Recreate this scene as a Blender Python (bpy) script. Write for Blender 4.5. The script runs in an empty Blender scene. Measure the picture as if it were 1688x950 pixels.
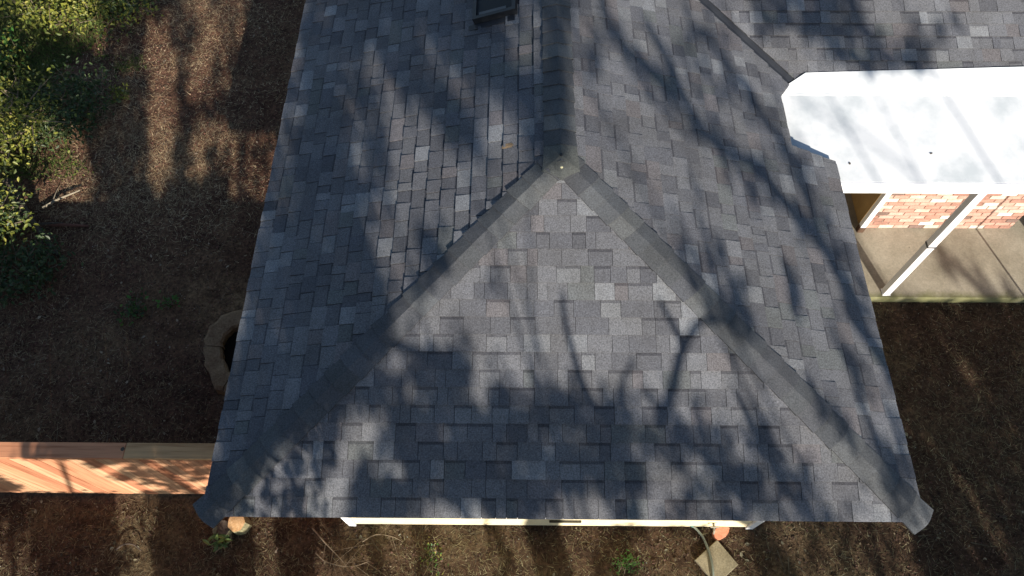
import bpy, math, random
import numpy as np
from mathutils import Vector

# ------------------------------------------------------------------ camera, sky, sun, exposure
scene = bpy.context.scene
COL = scene.collection

cam_data = bpy.data.cameras.new('camera')
cam_data.sensor_width = 36.0
cam_data.lens = 25.817
cam_data.clip_start = 0.05
cam_data.clip_end = 2000.0
cam = bpy.data.objects.new('camera', cam_data)
COL.objects.link(cam)
cam_right = Vector((0.99996344, 0.00817067, -0.00252012))
cam_up = Vector((-0.0059986, 0.88039564, 0.47420199))
cam_fwd = Vector((-0.00609325, 0.47416954, -0.88041247))
from mathutils import Matrix
cam.matrix_world = Matrix(((cam_right.x, cam_up.x, -cam_fwd.x, -0.37),
                           (cam_right.y, cam_up.y, -cam_fwd.y, -1.14),
                           (cam_right.z, cam_up.z, -cam_fwd.z, 8.48),
                           (0, 0, 0, 1)))
scene.camera = cam

SUN_EL = math.radians(21.3)
SUN_AZ = math.radians(162.7)          # clockwise from +Y
SUN = Vector((math.cos(SUN_EL) * math.sin(SUN_AZ), math.cos(SUN_EL) * math.cos(SUN_AZ), math.sin(SUN_EL)))

world = bpy.data.worlds.new('World')
scene.world = world
world.use_nodes = True
wn = world.node_tree
sky = wn.nodes.new('ShaderNodeTexSky')
sky.sky_type = 'NISHITA'
sky.sun_disc = False
sky.sun_elevation = SUN_EL
sky.sun_rotation = SUN_AZ
sky.air_density = 1.0
sky.dust_density = 0.3
wn.links.new(sky.outputs['Color'], wn.nodes['Background'].inputs['Color'])
wn.nodes['Background'].inputs['Strength'].default_value = 0.073

sun_data = bpy.data.lights.new('sun', 'SUN')
sun_data.energy = 5.0
sun_data.angle = math.radians(0.53)
sun_data.color = (1.0, 0.92, 0.82)
sun = bpy.data.objects.new('sun', sun_data)
COL.objects.link(sun)
sun.rotation_euler = (-SUN).to_track_quat('-Z', 'Y').to_euler()

scene.view_settings.view_transform = 'Standard'
scene.view_settings.look = 'None'
scene.view_settings.exposure = 0.95
scene.view_settings.gamma = 1.0
scene.view_settings.use_curve_mapping = False
scene.cycles.max_bounces = 6

rnd = random.Random(7)
nrg = np.random.default_rng(7)

# ------------------------------------------------------------------ helpers
def mesh_obj(name, verts, faces, mat, parent=None, col=None, smooth=False):
    """One mesh object; col = one linear RGB per face (stored on corners as 'tint')."""
    me = bpy.data.meshes.new(name)
    me.from_pydata([tuple(v) for v in verts], [], [tuple(f) for f in faces])
    if col is not None:
        a = me.color_attributes.new('tint', 'FLOAT_COLOR', 'CORNER')
        buf = []
        for f, c in zip(faces, col):
            buf += [c[0], c[1], c[2], 1.0] * len(f)
        a.data.foreach_set('color', buf)
    if mat is not None:
        me.materials.append(mat)
    if smooth:
        me.polygons.foreach_set('use_smooth', [True] * len(me.polygons))
    me.update()
    o = bpy.data.objects.new(name, me)
    COL.objects.link(o)
    if parent is not None:
        o.parent = parent
    return o

def fast_mesh(name, verts, nper, mat, parent=None, col=None):
    """verts (n, nper, 3) separate nper-gons, col (n, 3)."""
    n = verts.shape[0]
    me = bpy.data.meshes.new(name)
    me.vertices.add(n * nper)
    me.vertices.foreach_set('co', verts.reshape(-1).astype(np.float32))
    me.loops.add(n * nper)
    me.loops.foreach_set('vertex_index', np.arange(n * nper, dtype=np.int32))
    me.polygons.add(n)
    me.polygons.foreach_set('loop_start', np.arange(0, n * nper, nper, dtype=np.int32))
    me.polygons.foreach_set('loop_total', np.full(n, nper, dtype=np.int32))
    if col is not None:
        a = me.color_attributes.new('tint', 'FLOAT_COLOR', 'CORNER')
        c4 = np.ones((n, nper, 4), np.float32)
        c4[:, :, :3] = col[:, None, :]
        a.data.foreach_set('color', c4.reshape(-1))
    me.materials.append(mat)
    me.update(calc_edges=True)
    o = bpy.data.objects.new(name, me)
    COL.objects.link(o)
    if parent is not None:
        o.parent = parent
    return o

def thing(name, label, cat, loc=(0, 0, 0), group=None):
    o = bpy.data.objects.new(name, None)
    COL.objects.link(o)
    o.location = loc
    o.empty_display_size = 0.2
    o['label'] = label
    o['category'] = cat
    if group:
        o['group'] = group
    return o

def tag(o, label, cat, group=None):
    o['label'] = label
    o['category'] = cat
    if group:
        o['group'] = group
    return o

def box(x0, x1, y0, y1, z0, z1):
    v = [(x0, y0, z0), (x1, y0, z0), (x1, y1, z0), (x0, y1, z0), (x0, y0, z1), (x1, y0, z1), (x1, y1, z1), (x0, y1, z1)]
    f = [(0, 3, 2, 1), (4, 5, 6, 7), (0, 1, 5, 4), (1, 2, 6, 5), (2, 3, 7, 6), (3, 0, 4, 7)]
    return v, f

def bevel_box(x0, x1, y0, y1, z0, z1, b):
    import bmesh
    bm = bmesh.new()
    v, f = box(x0, x1, y0, y1, z0, z1)
    vs = [bm.verts.new(p) for p in v]
    for q in f:
        bm.faces.new([vs[i] for i in q])
    bmesh.ops.bevel(bm, geom=list(bm.edges), offset=b, segments=1, affect='EDGES', profile=0.5)
    bm.verts.index_update()
    vv = [tuple(p.co) for p in bm.verts]
    ff = [tuple(p.index for p in q.verts) for q in bm.faces]
    bm.free()
    return vv, ff

def off(vf, o):
    return [(a[0] + o[0], a[1] + o[1], a[2] + o[2]) for a in vf[0]], vf[1]

def join(parts):
    V, F = [], []
    for v, f in parts:
        b = len(V)
        V += list(v)
        F += [tuple(i + b for i in q) for q in f]
    return V, F

def tube(pts, radii, sides=8, cap=True, wob=0.0):
    pts = [Vector(p) for p in pts]
    V, F = [], []
    ref = None
    for i, p in enumerate(pts):
        d = (pts[min(i + 1, len(pts) - 1)] - pts[max(i - 1, 0)]).normalized()
        if ref is None:
            ref = d.orthogonal().normalized()
        ref = (ref - d * ref.dot(d)).normalized()
        s = d.cross(ref)
        for k in range(sides):
            a = 2 * math.pi * k / sides
            r = radii[i] * (1 + wob * (rnd.random() - 0.5))
            V.append(tuple(p + ref * (math.cos(a) * r) + s * (math.sin(a) * r)))
    for i in range(len(pts) - 1):
        for k in range(sides):
            a = i * sides + k
            b = i * sides + (k + 1) % sides
            F.append((a, b, b + sides, a + sides))
    if cap:
        F.append(tuple(range(sides))[::-1])
        F.append(tuple(range((len(pts) - 1) * sides, len(pts) * sides)))
    return V, F

def hashn(ix, iy, seed):
    h = (ix.astype(np.int64) * 374761393 + iy.astype(np.int64) * 668265263 + seed * 982451653) & 0x7fffffff
    h = ((h ^ (h >> 13)) * 1274126177) & 0x7fffffff
    h = h ^ (h >> 16)
    return (h & 0xffff) / 65535.0

def vnoise(x, y, seed=0):
    ix = np.floor(x).astype(np.int64); iy = np.floor(y).astype(np.int64)
    fx = x - ix; fy = y - iy
    fx = fx * fx * (3 - 2 * fx); fy = fy * fy * (3 - 2 * fy)
    a = hashn(ix, iy, seed); b = hashn(ix + 1, iy, seed); c = hashn(ix, iy + 1, seed); d = hashn(ix + 1, iy + 1, seed)
    return a * (1 - fx) * (1 - fy) + b * fx * (1 - fy) + c * (1 - fx) * fy + d * fx * fy

def fbm(x, y, seed=0, oct=4):
    s = 0; amp = 0.5; fr = 1.0
    for o in range(oct):
        s = s + amp * vnoise(x * fr, y * fr, seed + o * 17)
        amp *= 0.5; fr *= 2.1
    return s

# ------------------------------------------------------------------ materials
def new_mat(name, rough=0.9, spec=0.3):
    m = bpy.data.materials.new(name)
    m.use_nodes = True
    b = m.node_tree.nodes['Principled BSDF']
    b.inputs['Roughness'].default_value = rough
    b.inputs['Specular IOR Level'].default_value = spec
    return m, m.node_tree, b

def node(nt, kind, **kw):
    n = nt.nodes.new(kind)
    for k, v in kw.items():
        setattr(n, k, v)
    return n

def noise(nt, scale, detail=4.0, rough=0.6, vec=None):
    n = nt.nodes.new('ShaderNodeTexNoise')
    n.inputs['Scale'].default_value = scale
    n.inputs['Detail'].default_value = detail
    n.inputs['Roughness'].default_value = rough
    if vec is not None:
        nt.links.new(vec, n.inputs['Vector'])
    return n

def ramp(nt, fac, stops):
    r = nt.nodes.new('ShaderNodeValToRGB')
    cr = r.color_ramp
    cr.elements[0].position, cr.elements[0].color = stops[0][0], (*stops[0][1], 1)
    cr.elements[1].position, cr.elements[1].color = stops[-1][0], (*stops[-1][1], 1)
    for p, c in stops[1:-1]:
        e = cr.elements.new(p)
        e.color = (*c, 1)
    nt.links.new(fac, r.inputs['Fac'])
    return r.outputs['Color']

def mix(nt, kind, fac, a, b):
    m = nt.nodes.new('ShaderNodeMix')
    m.data_type = 'RGBA'
    m.blend_type = kind
    if isinstance(fac, (int, float)):
        m.inputs[0].default_value = fac
    else:
        nt.links.new(fac, m.inputs[0])
    for i, q in ((6, a), (7, b)):
        if isinstance(q, tuple):
            m.inputs[i].default_value = (*q, 1)
        else:
            nt.links.new(q, m.inputs[i])
    return m.outputs[2]

def pos(nt):
    return nt.nodes.new('ShaderNodeNewGeometry').outputs['Position']

def bump(nt, b, h, strength, dist):
    n = nt.nodes.new('ShaderNodeBump')
    n.inputs['Strength'].default_value = strength
    n.inputs['Distance'].default_value = dist
    nt.links.new(h, n.inputs['Height'])
    nt.links.new(n.outputs['Normal'], b.inputs['Normal'])

def tint_mat(name, rough=0.9, spec=0.25, grain=None, amp=(0.7, 1.3), blot=None, translucent=0.0, bmp=0.0):
    m, nt, b = new_mat(name, rough, spec)
    at = node(nt, 'ShaderNodeAttribute', attribute_name='tint')
    c = at.outputs['Color']
    p = pos(nt)
    if grain:
        g = noise(nt, grain, 3, 0.75, p)
        c = mix(nt, 'MULTIPLY', 1.0, c, ramp(nt, g.outputs['Fac'], [(0.3, (amp[0],) * 3), (0.7, (amp[1],) * 3)]))
        if bmp:
            bump(nt, b, g.outputs['Fac'], bmp, 0.004)
    if blot:
        g2 = noise(nt, blot, 4, 0.6, p)
        c = mix(nt, 'MULTIPLY', 1.0, c, ramp(nt, g2.outputs['Fac'], [(0.3, (0.86, 0.84, 0.82)), (0.7, (1.12, 1.12, 1.14))]))
    nt.links.new(c, b.inputs['Base Color'])
    if translucent:
        tr = nt.nodes.new('ShaderNodeBsdfTranslucent')
        nt.links.new(c, tr.inputs['Color'])
        ms = nt.nodes.new('ShaderNodeMixShader')
        ms.inputs[0].default_value = translucent
        nt.links.new(b.outputs[0], ms.inputs[1])
        nt.links.new(tr.outputs[0], ms.inputs[2])
        nt.links.new(ms.outputs[0], nt.nodes['Material Output'].inputs['Surface'])
    return m

def plain_mat(name, ca, cb, scale=6, rough=0.8, spec=0.3, grain=60, gamp=0.12, bmp=0.0):
    m, nt, b = new_mat(name, rough, spec)
    p = pos(nt)
    n1 = noise(nt, scale, 5, 0.62, p)
    c = ramp(nt, n1.outputs['Fac'], [(0.3, ca), (0.7, cb)])
    n2 = noise(nt, grain, 3, 0.7, p)
    c = mix(nt, 'MULTIPLY', 1.0, c, ramp(nt, n2.outputs['Fac'], [(0.3, (1 - gamp,) * 3), (0.7, (1 + gamp,) * 3)]))
    nt.links.new(c, b.inputs['Base Color'])
    if bmp:
        bump(nt, b, n2.outputs['Fac'], bmp, 0.01)
    return m

M_SHINGLE = tint_mat('shingle_granules', 0.92, 0.25, grain=85, amp=(0.5, 1.55), blot=2.2, bmp=0.25)
M_DECK = plain_mat('roof_deck_felt', (0.02, 0.022, 0.026), (0.03, 0.032, 0.036), 5)
M_VALLEY = plain_mat('valley_metal', (0.018, 0.02, 0.025), (0.028, 0.031, 0.037), 4, 0.6, 0.4)
M_SIDING = plain_mat('cream_siding', (0.62, 0.53, 0.34), (0.72, 0.63, 0.42), 3, 0.6, 0.35)
M_WHITE = plain_mat('white_paint', (0.74, 0.74, 0.75), (0.82, 0.82, 0.82), 4, 0.5, 0.4, gamp=0.04)
M_WALL = plain_mat('painted_wall', (0.5, 0.45, 0.34), (0.58, 0.52, 0.4), 3)
M_MORTAR = plain_mat('mortar', (0.3, 0.25, 0.2), (0.4, 0.34, 0.275), 12, 0.95, 0.2)
M_BRICK = tint_mat('brick', 0.92, 0.2, grain=55, amp=(0.72, 1.22), blot=9)
M_TAN = plain_mat('tan_wood_panel', (0.26, 0.17, 0.07), (0.36, 0.24, 0.1), 5, 0.6, 0.3)
M_BLACK = plain_mat('black_metal', (0.012, 0.013, 0.016), (0.02, 0.022, 0.026), 6, 0.45, 0.4)
M_CAP = tint_mat('cap_granules', 0.93, 0.22, grain=85, amp=(0.6, 1.42), blot=3, bmp=0.25)
M_LEAF = tint_mat('leaf', 0.5, 0.4, translucent=0.3)
M_LITTER = tint_mat('litter', 0.95, 0.15)
M_BARK = plain_mat('bark', (0.05, 0.038, 0.03), (0.1, 0.08, 0.062), 14, 0.95, 0.15, 70, 0.3, 0.6)
M_TWIG = plain_mat('dry_twig', (0.12, 0.09, 0.06), (0.24, 0.19, 0.13), 10, 0.9, 0.2)

# membrane of the patio roof: white with faint blue-grey mottling
M_MEMB, _nt, _b = new_mat('white_membrane', 0.45, 0.4)
_p = pos(_nt)
_n = noise(_nt, 2.2, 6, 0.6, _p)
_c = ramp(_nt, _n.outputs['Fac'], [(0.34, (0.47, 0.505, 0.52)), (0.58, (0.67, 0.685, 0.69))])
_nt.links.new(_c, _b.inputs['Base Color'])

# concrete of the patio
M_CONC, _nt, _b = new_mat('concrete', 0.9, 0.25)
_p = pos(_nt)
_n = noise(_nt, 1.6, 8, 0.65, _p)
_c = ramp(_nt, _n.outputs['Fac'], [(0.28, (0.2, 0.178, 0.13)), (0.5, (0.3, 0.27, 0.205)), (0.72, (0.38, 0.345, 0.27))])
_n2 = noise(_nt, 45, 4, 0.7, _p)
_c = mix(_nt, 'MULTIPLY', 1.0, _c, ramp(_nt, _n2.outputs['Fac'], [(0.3, (0.8, 0.8, 0.8)), (0.7, (1.15, 1.15, 1.15))]))
_v = node(_nt, 'ShaderNodeTexVoronoi')
_v.inputs['Scale'].default_value = 5.5
_nt.links.new(_p, _v.inputs['Vector'])
_c = mix(_nt, 'MULTIPLY', 1.0, _c, ramp(_nt, _v.outputs['Distance'], [(0.03, (0.45, 0.42, 0.38)), (0.07, (1, 1, 1))]))
_sx = node(_nt, 'ShaderNodeSeparateXYZ'); _nt.links.new(_p, _sx.inputs[0])
_nm = noise(_nt, 3.5, 5, 0.7, _p)
_ad = node(_nt, 'ShaderNodeMath', operation='MULTIPLY_ADD'); _nt.links.new(_nm.outputs['Fac'], _ad.inputs[0]); _ad.inputs[1].default_value = -0.28; _nt.links.new(_sx.outputs['Y'], _ad.inputs[2])
_mr = node(_nt, 'ShaderNodeMapRange'); _nt.links.new(_ad.outputs[0], _mr.inputs[0])
_mr.inputs[1].default_value = 3.12; _mr.inputs[2].default_value = 3.24; _mr.inputs[3].default_value = 0.75; _mr.inputs[4].default_value = 0.0
_c = mix(_nt, 'MIX', _mr.outputs[0], _c, (0.11, 0.115, 0.03))          # moss along the front edge
_nt.links.new(_c, _b.inputs['Base Color'])
bump(_nt, _b, _n2.outputs['Fac'], 0.2, 0.01)

# cedar boards: tint per board, grain along the board
def wood_mat(name, axis):
    m, nt, b = new_mat(name, 0.75, 0.25)
    at = node(nt, 'ShaderNodeAttribute', attribute_name='tint')
    mp = node(nt, 'ShaderNodeMapping')
    s = [26, 26, 26]; s[axis] = 1.3
    mp.inputs['Scale'].default_value = s
    nt.links.new(pos(nt), mp.inputs['Vector'])
    n = noise(nt, 1.0, 5, 0.65, mp.outputs['Vector'])
    c = mix(nt, 'MULTIPLY', 1.0, at.outputs['Color'], ramp(nt, n.outputs['Fac'], [(0.3, (0.62, 0.5, 0.42)), (0.5, (0.95, 0.93, 0.9)), (0.72, (1.18, 1.15, 1.08))]))
    nt.links.new(c, b.inputs['Base Color'])
    bump(nt, b, n.outputs['Fac'], 0.15, 0.004)
    return m
M_PICKET = wood_mat('cedar_upright', 2)
M_CEDARCAP = wood_mat('cedar_flat', 0)

# soil
M_SOIL, _nt, _b = new_mat('soil', 0.97, 0.12)
_p = pos(_nt)
_n = noise(_nt, 0.55, 6, 0.62, _p)
_c = ramp(_nt, _n.outputs['Fac'], [(0.3, (0.068, 0.034, 0.025)), (0.5, (0.12, 0.066, 0.045)), (0.7, (0.2, 0.13, 0.078))])
_n2 = noise(_nt, 26, 6, 0.75, _p)
_c = mix(_nt, 'MULTIPLY', 1.0, _c, ramp(_nt, _n2.outputs['Fac'], [(0.32, (0.35, 0.33, 0.32)), (0.5, (0.95, 0.95, 0.95)), (0.68, (1.75, 1.7, 1.6))]))
_n3 = noise(_nt, 4.5, 5, 0.7, _p)
_c = mix(_nt, 'MULTIPLY', 1.0, _c, ramp(_nt, _n3.outputs['Fac'], [(0.3, (0.55, 0.52, 0.5)), (0.7, (1.45, 1.42, 1.3))]))
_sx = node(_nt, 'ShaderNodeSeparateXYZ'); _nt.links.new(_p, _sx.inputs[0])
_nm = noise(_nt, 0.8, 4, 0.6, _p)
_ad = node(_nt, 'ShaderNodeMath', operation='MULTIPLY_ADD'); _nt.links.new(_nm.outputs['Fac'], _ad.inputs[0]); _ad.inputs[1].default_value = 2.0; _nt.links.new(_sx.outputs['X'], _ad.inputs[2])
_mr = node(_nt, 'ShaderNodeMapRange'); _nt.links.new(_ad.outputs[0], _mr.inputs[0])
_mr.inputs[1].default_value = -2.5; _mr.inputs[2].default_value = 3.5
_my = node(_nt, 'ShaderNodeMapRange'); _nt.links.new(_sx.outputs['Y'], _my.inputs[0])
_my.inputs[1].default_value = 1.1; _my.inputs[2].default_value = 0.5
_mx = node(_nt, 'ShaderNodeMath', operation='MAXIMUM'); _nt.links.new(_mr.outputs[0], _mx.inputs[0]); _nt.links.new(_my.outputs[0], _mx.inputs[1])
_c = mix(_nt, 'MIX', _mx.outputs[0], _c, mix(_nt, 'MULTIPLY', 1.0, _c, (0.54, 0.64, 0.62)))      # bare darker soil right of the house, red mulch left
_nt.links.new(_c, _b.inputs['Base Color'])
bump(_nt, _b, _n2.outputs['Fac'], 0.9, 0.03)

# ------------------------------------------------------------------ ground
def gh(x, y):
    """height of the soil"""
    x = np.asarray(x, float); y = np.asarray(y, float)
    return (fbm(x * 0.9 + 40, y * 0.9 + 40, 3, 3) - 0.45) * 0.05 + (fbm(x * 7 + 90, y * 7 + 90, 5, 3) - 0.45) * 0.042 - 0.014

def axis(lo, hi, step, far):
    d = np.arange(lo, hi + 1e-6, step)
    left = lo - np.geomspace(0.2, far, 14)[::-1]
    right = hi + np.geomspace(0.2, far, 14)
    return np.concatenate([left, d, right])

gx = axis(-10.0, 8.5, 0.05, 300)
gy = axis(-1.5, 10.5, 0.05, 300)
GX, GY = np.meshgrid(gx, gy)
GZ = gh(GX, GY)
far_mask = (GX < -10.2) | (GX > 8.7) | (GY < -1.7) | (GY > 10.7)
GZ[far_mask] = 0.0
nx, ny = len(gx), len(gy)
ii, jj = np.meshgrid(np.arange(nx - 1), np.arange(ny - 1))
q = (jj * nx + ii).reshape(-1)
quads = np.stack([q, q + 1, q + 1 + nx, q + nx], 1).astype(np.int32)
me = bpy.data.meshes.new('ground')
me.vertices.add(nx * ny)
me.vertices.foreach_set('co', np.stack([GX, GY, GZ], -1).reshape(-1).astype(np.float32))
me.loops.add(quads.size)
me.loops.foreach_set('vertex_index', quads.reshape(-1))
me.polygons.add(len(quads))
me.polygons.foreach_set('loop_start', np.arange(0, quads.size, 4, dtype=np.int32))
me.polygons.foreach_set('loop_total', np.full(len(quads), 4, dtype=np.int32))
me.polygons.foreach_set('use_smooth', np.ones(len(quads), bool))
me.materials.append(M_SOIL)
me.update(calc_edges=True)
ground = bpy.data.objects.new('ground', me)
COL.objects.link(ground)
ground['kind'] = 'structure'

# ------------------------------------------------------------------ house
EZ = 2.6                       # eave height
PITCH = 0.32466
HW = 2.8                       # half width of a wing
YV = 4.135                     # eave line of the cross wing
ca = 1 / math.sqrt(1 + PITCH ** 2)
sa = PITCH * ca
YR = YV + HW                   # ridge of the cross wing
YB = YV + 2 * HW               # rear eave
XE = 9.6                       # right end of the cross wing
RZ = EZ + PITCH * HW

house = thing('house', 'low single-storey house with a dark grey shingled hip roof', 'house', (0, 2.8, 0))
HOFF = Vector((0, -2.8, 0))
def hpart(name, vf, mat, parent=None, col=None, smooth=False):
    o = mesh_obj(name, [(a[0], a[1] - 2.8, a[2]) for a in vf[0]], vf[1], mat, house if parent is None else parent, col, smooth)
    return o

# roof deck (felt) just under the shingles, with the cut where the patio roof ties in
dz = -0.014
NOTCH = [(2.34, 3.565), (2.80, 3.49)]
apex = (0, HW, RZ + dz); apexb = (0, YR, RZ + dz)
deck_v = [(-HW, 0, EZ + dz), (HW, 0, EZ + dz), apex, apexb,
          (HW, 3.49, EZ + dz), (2.34, 3.565, EZ + PITCH * 0.46 + dz), (2.34, 4.205, EZ + PITCH * 0.46 + dz), (2.497, 4.438, EZ + PITCH * 0.303 + dz),
          (HW, YV, EZ + dz), (XE, YV, EZ + dz), (XE, YR, RZ + dz), (XE, YB, EZ + dz), (-HW, YB, EZ + dz)]
deck_f = [(0, 1, 2), (0, 2, 3, 12), (1, 4, 5, 6, 7, 3, 2), (7, 8, 9, 10, 3), (3, 10, 11, 12)]
roof = hpart('roof', (deck_v, deck_f), M_DECK)
roof['label'] = 'dark grey shingled hip roof with ridge and hip caps'

# ---- shingles
EXPO = 0.143
def clip(poly, a, b, c):
    """keep a*u + b*v <= c"""
    out = []
    for i in range(len(poly)):
        p, q = poly[i], poly[(i + 1) % len(poly)]
        dp = a * p[0] + b * p[1] - c
        dq = a * q[0] + b * q[1] - c
        if dp <= 0:
            out.append(p)
        if (dp < 0 < dq) or (dq < 0 < dp):
            t = dp / (dp - dq)
            out.append((p[0] + t * (q[0] - p[0]), p[1] + t * (q[1] - p[1])))
    return out

def area(poly):
    s = 0
    for i in range(len(poly)):
        p, q = poly[i], poly[(i + 1) % len(poly)]
        s += p[0] * q[1] - p[1] * q[0]
    return abs(s) / 2

TONES = [((0.110, 0.113, 0.122), 30), ((0.122, 0.125, 0.133), 26), ((0.136, 0.140, 0.148), 18), ((0.096, 0.099, 0.109), 20),
         ((0.164, 0.171, 0.179), 8), ((0.124, 0.118, 0.122), 10), ((0.110, 0.117, 0.118), 8), ((0.086, 0.089, 0.099), 8), ((0.188, 0.196, 0.204), 3)]
TT = [t for t, w in TONES]; TW = [w for t, w in TONES]

pieces = []      # (screen-independent size, verts, faces, cols)
def slope_shingles(O, U, V, N, halves, u0, u1, vmax, notch=None, first=0.0, con=1.0, stepf=1.0, gap=0.0011):
    O, U, V, N = Vector(O), Vector(U), Vector(V), Vector(N)
    flip = U.cross(V).dot(N) < 0
    ncourse = int(vmax / EXPO) + 1
    for k in range(ncourse):
        va = k * EXPO
        vb = va + EXPO + 0.03
        u = u0 - rnd.random() * 0.3
        tooth = rnd.random() < 0.5
        while u < u1:
            w = rnd.choice((0.085, 0.11, 0.135, 0.16, 0.165, 0.19, 0.22, 0.27))
            if not tooth:
                w = min(w, 0.2)
            ua, ub = u + gap, u + w - gap
            u += w
            kind = tooth
            tooth = not tooth if rnd.random() < 0.8 else tooth
            t = rnd.choices(TT, TW)[0]
            j = 0.92 + rnd.random() * 0.16
            if not kind:
                j *= 0.9
            t = tuple(max(0.03, 0.118 + (c_ - 0.118) * con) * j for c_ in t)
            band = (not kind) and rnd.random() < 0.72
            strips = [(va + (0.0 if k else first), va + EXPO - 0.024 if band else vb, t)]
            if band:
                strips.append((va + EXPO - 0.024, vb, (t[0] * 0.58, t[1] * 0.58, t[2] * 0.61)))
            hl = (0.0142 if kind else 0.0085) + rnd.random() * 0.0012
            hl *= stepf
            lift = rnd.random() * 0.0015
            verts, faces, cols = [], [], []
            tot = 0
            for (sa_, sb_, tc) in strips:
                poly = [(ua, sa_), (ub, sa_), (ub, sb_), (ua, sb_)]
                for h in halves:
                    poly = clip(poly, *h)
                    if len(poly) < 3:
                        break
                if len(poly) < 3:
                    continue
                frags = [poly]
                if notch:
                    frags = []
                    rest = poly
                    for (a, b, c) in notch:
                        o_ = clip(rest, -a, -b, -c)
                        if len(o_) >= 3 and area(o_) > 1e-5:
                            frags.append(o_)
                        rest = clip(rest, a, b, c)
                        if len(rest) < 3:
                            break
                for poly in frags:
                    if area(poly) < 1.5e-4:
                        continue
                    tot += area(poly)
                    base = len(verts)
                    for (pu, pv) in poly:
                        s = (pv - va) / (vb - va)
                        h = hl * (1 - s) + 0.0008 * s + lift * (1 - s)
                        verts.append(O + U * pu + V * pv + N * h)
                    for (pu, pv) in poly:
                        verts.append(O + U * pu + V * pv - N * 0.012)
                    n = len(poly)
                    f = tuple(range(base, base + n))
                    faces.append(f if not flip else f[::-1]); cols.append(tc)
                    for i in range(n):
                        a, b = base + i, base + (i + 1) % n
                        sq = (a, a + n, b + n, b)
                        faces.append(sq if not flip else sq[::-1]); cols.append((tc[0] * 0.6, tc[1] * 0.6, tc[2] * 0.6))
            if faces and tot > 4e-4:
                cen = sum(verts, Vector()) / len(verts)
                pieces.append((tot, cen, N, verts, faces, cols))

INF = 1e9
slope_shingles((-HW, 0, EZ), (1, 0, 0), (0, ca, sa), (0, -sa, ca),
               [(-1, ca, 0), (1, ca, 2 * HW)], 0, 2 * HW, HW / ca, first=-0.012, con=0.95, gap=0.0015)
slope_shingles((-HW, 0, EZ), (0, 1, 0), (ca, 0, sa), (-sa, 0, ca),
               [(-1, ca, 0), (0, ca, HW), (1, ca, YB)], 0, 8.2, HW / ca, first=-0.012, con=1.05, stepf=1.35, gap=0.0022)
slope_shingles((HW, 0, EZ), (0, 1, 0), (-ca, 0, sa), (sa, 0, ca),
               [(-1, ca, 0), (0, ca, HW), (1, -ca, YV - 0.06)], 0, YR, HW / ca, first=-0.012,
               notch=[(0, ca, 0.46), (-1, 0.163 * ca, -3.49), (1, 1.5 * ca, 4.893)])
slope_shingles((0, YV, EZ), (1, 0, 0), (0, ca, sa), (0, -sa, ca),
               [(-1, -ca, -HW - 0.085), (0, ca, HW), (0, -ca, -0.30)], -0.2, 8.6, HW / ca, first=-0.012)

C0 = Vector((-0.37, -1.14, 8.48))
def show(pc):
    tot, cen, N, *_ = pc
    d = cen - C0
    x = d.dot(cam_right) / d.dot(cam_fwd); y = d.dot(cam_up) / d.dot(cam_fwd)
    if abs(x) > 0.70 or abs(y) > 0.395:
        return 0
    return tot * max(0, -d.normalized().dot(N)) / d.length_squared
pieces.sort(key=show, reverse=True)
for pc in pieces[:300]:
    hpart('shingle', (pc[3], pc[4]), M_SHINGLE, roof, pc[5])
BV, BF, BC = [], [], []
for pc in pieces[300:]:
    b = len(BV)
    BV += pc[3]
    BF += [tuple(i + b for i in f) for f in pc[4]]
    BC += pc[5]
fld = hpart('shingle_field', (BV, BF), M_SHINGLE, roof, BC)
fld['kind'] = 'stuff'

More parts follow.
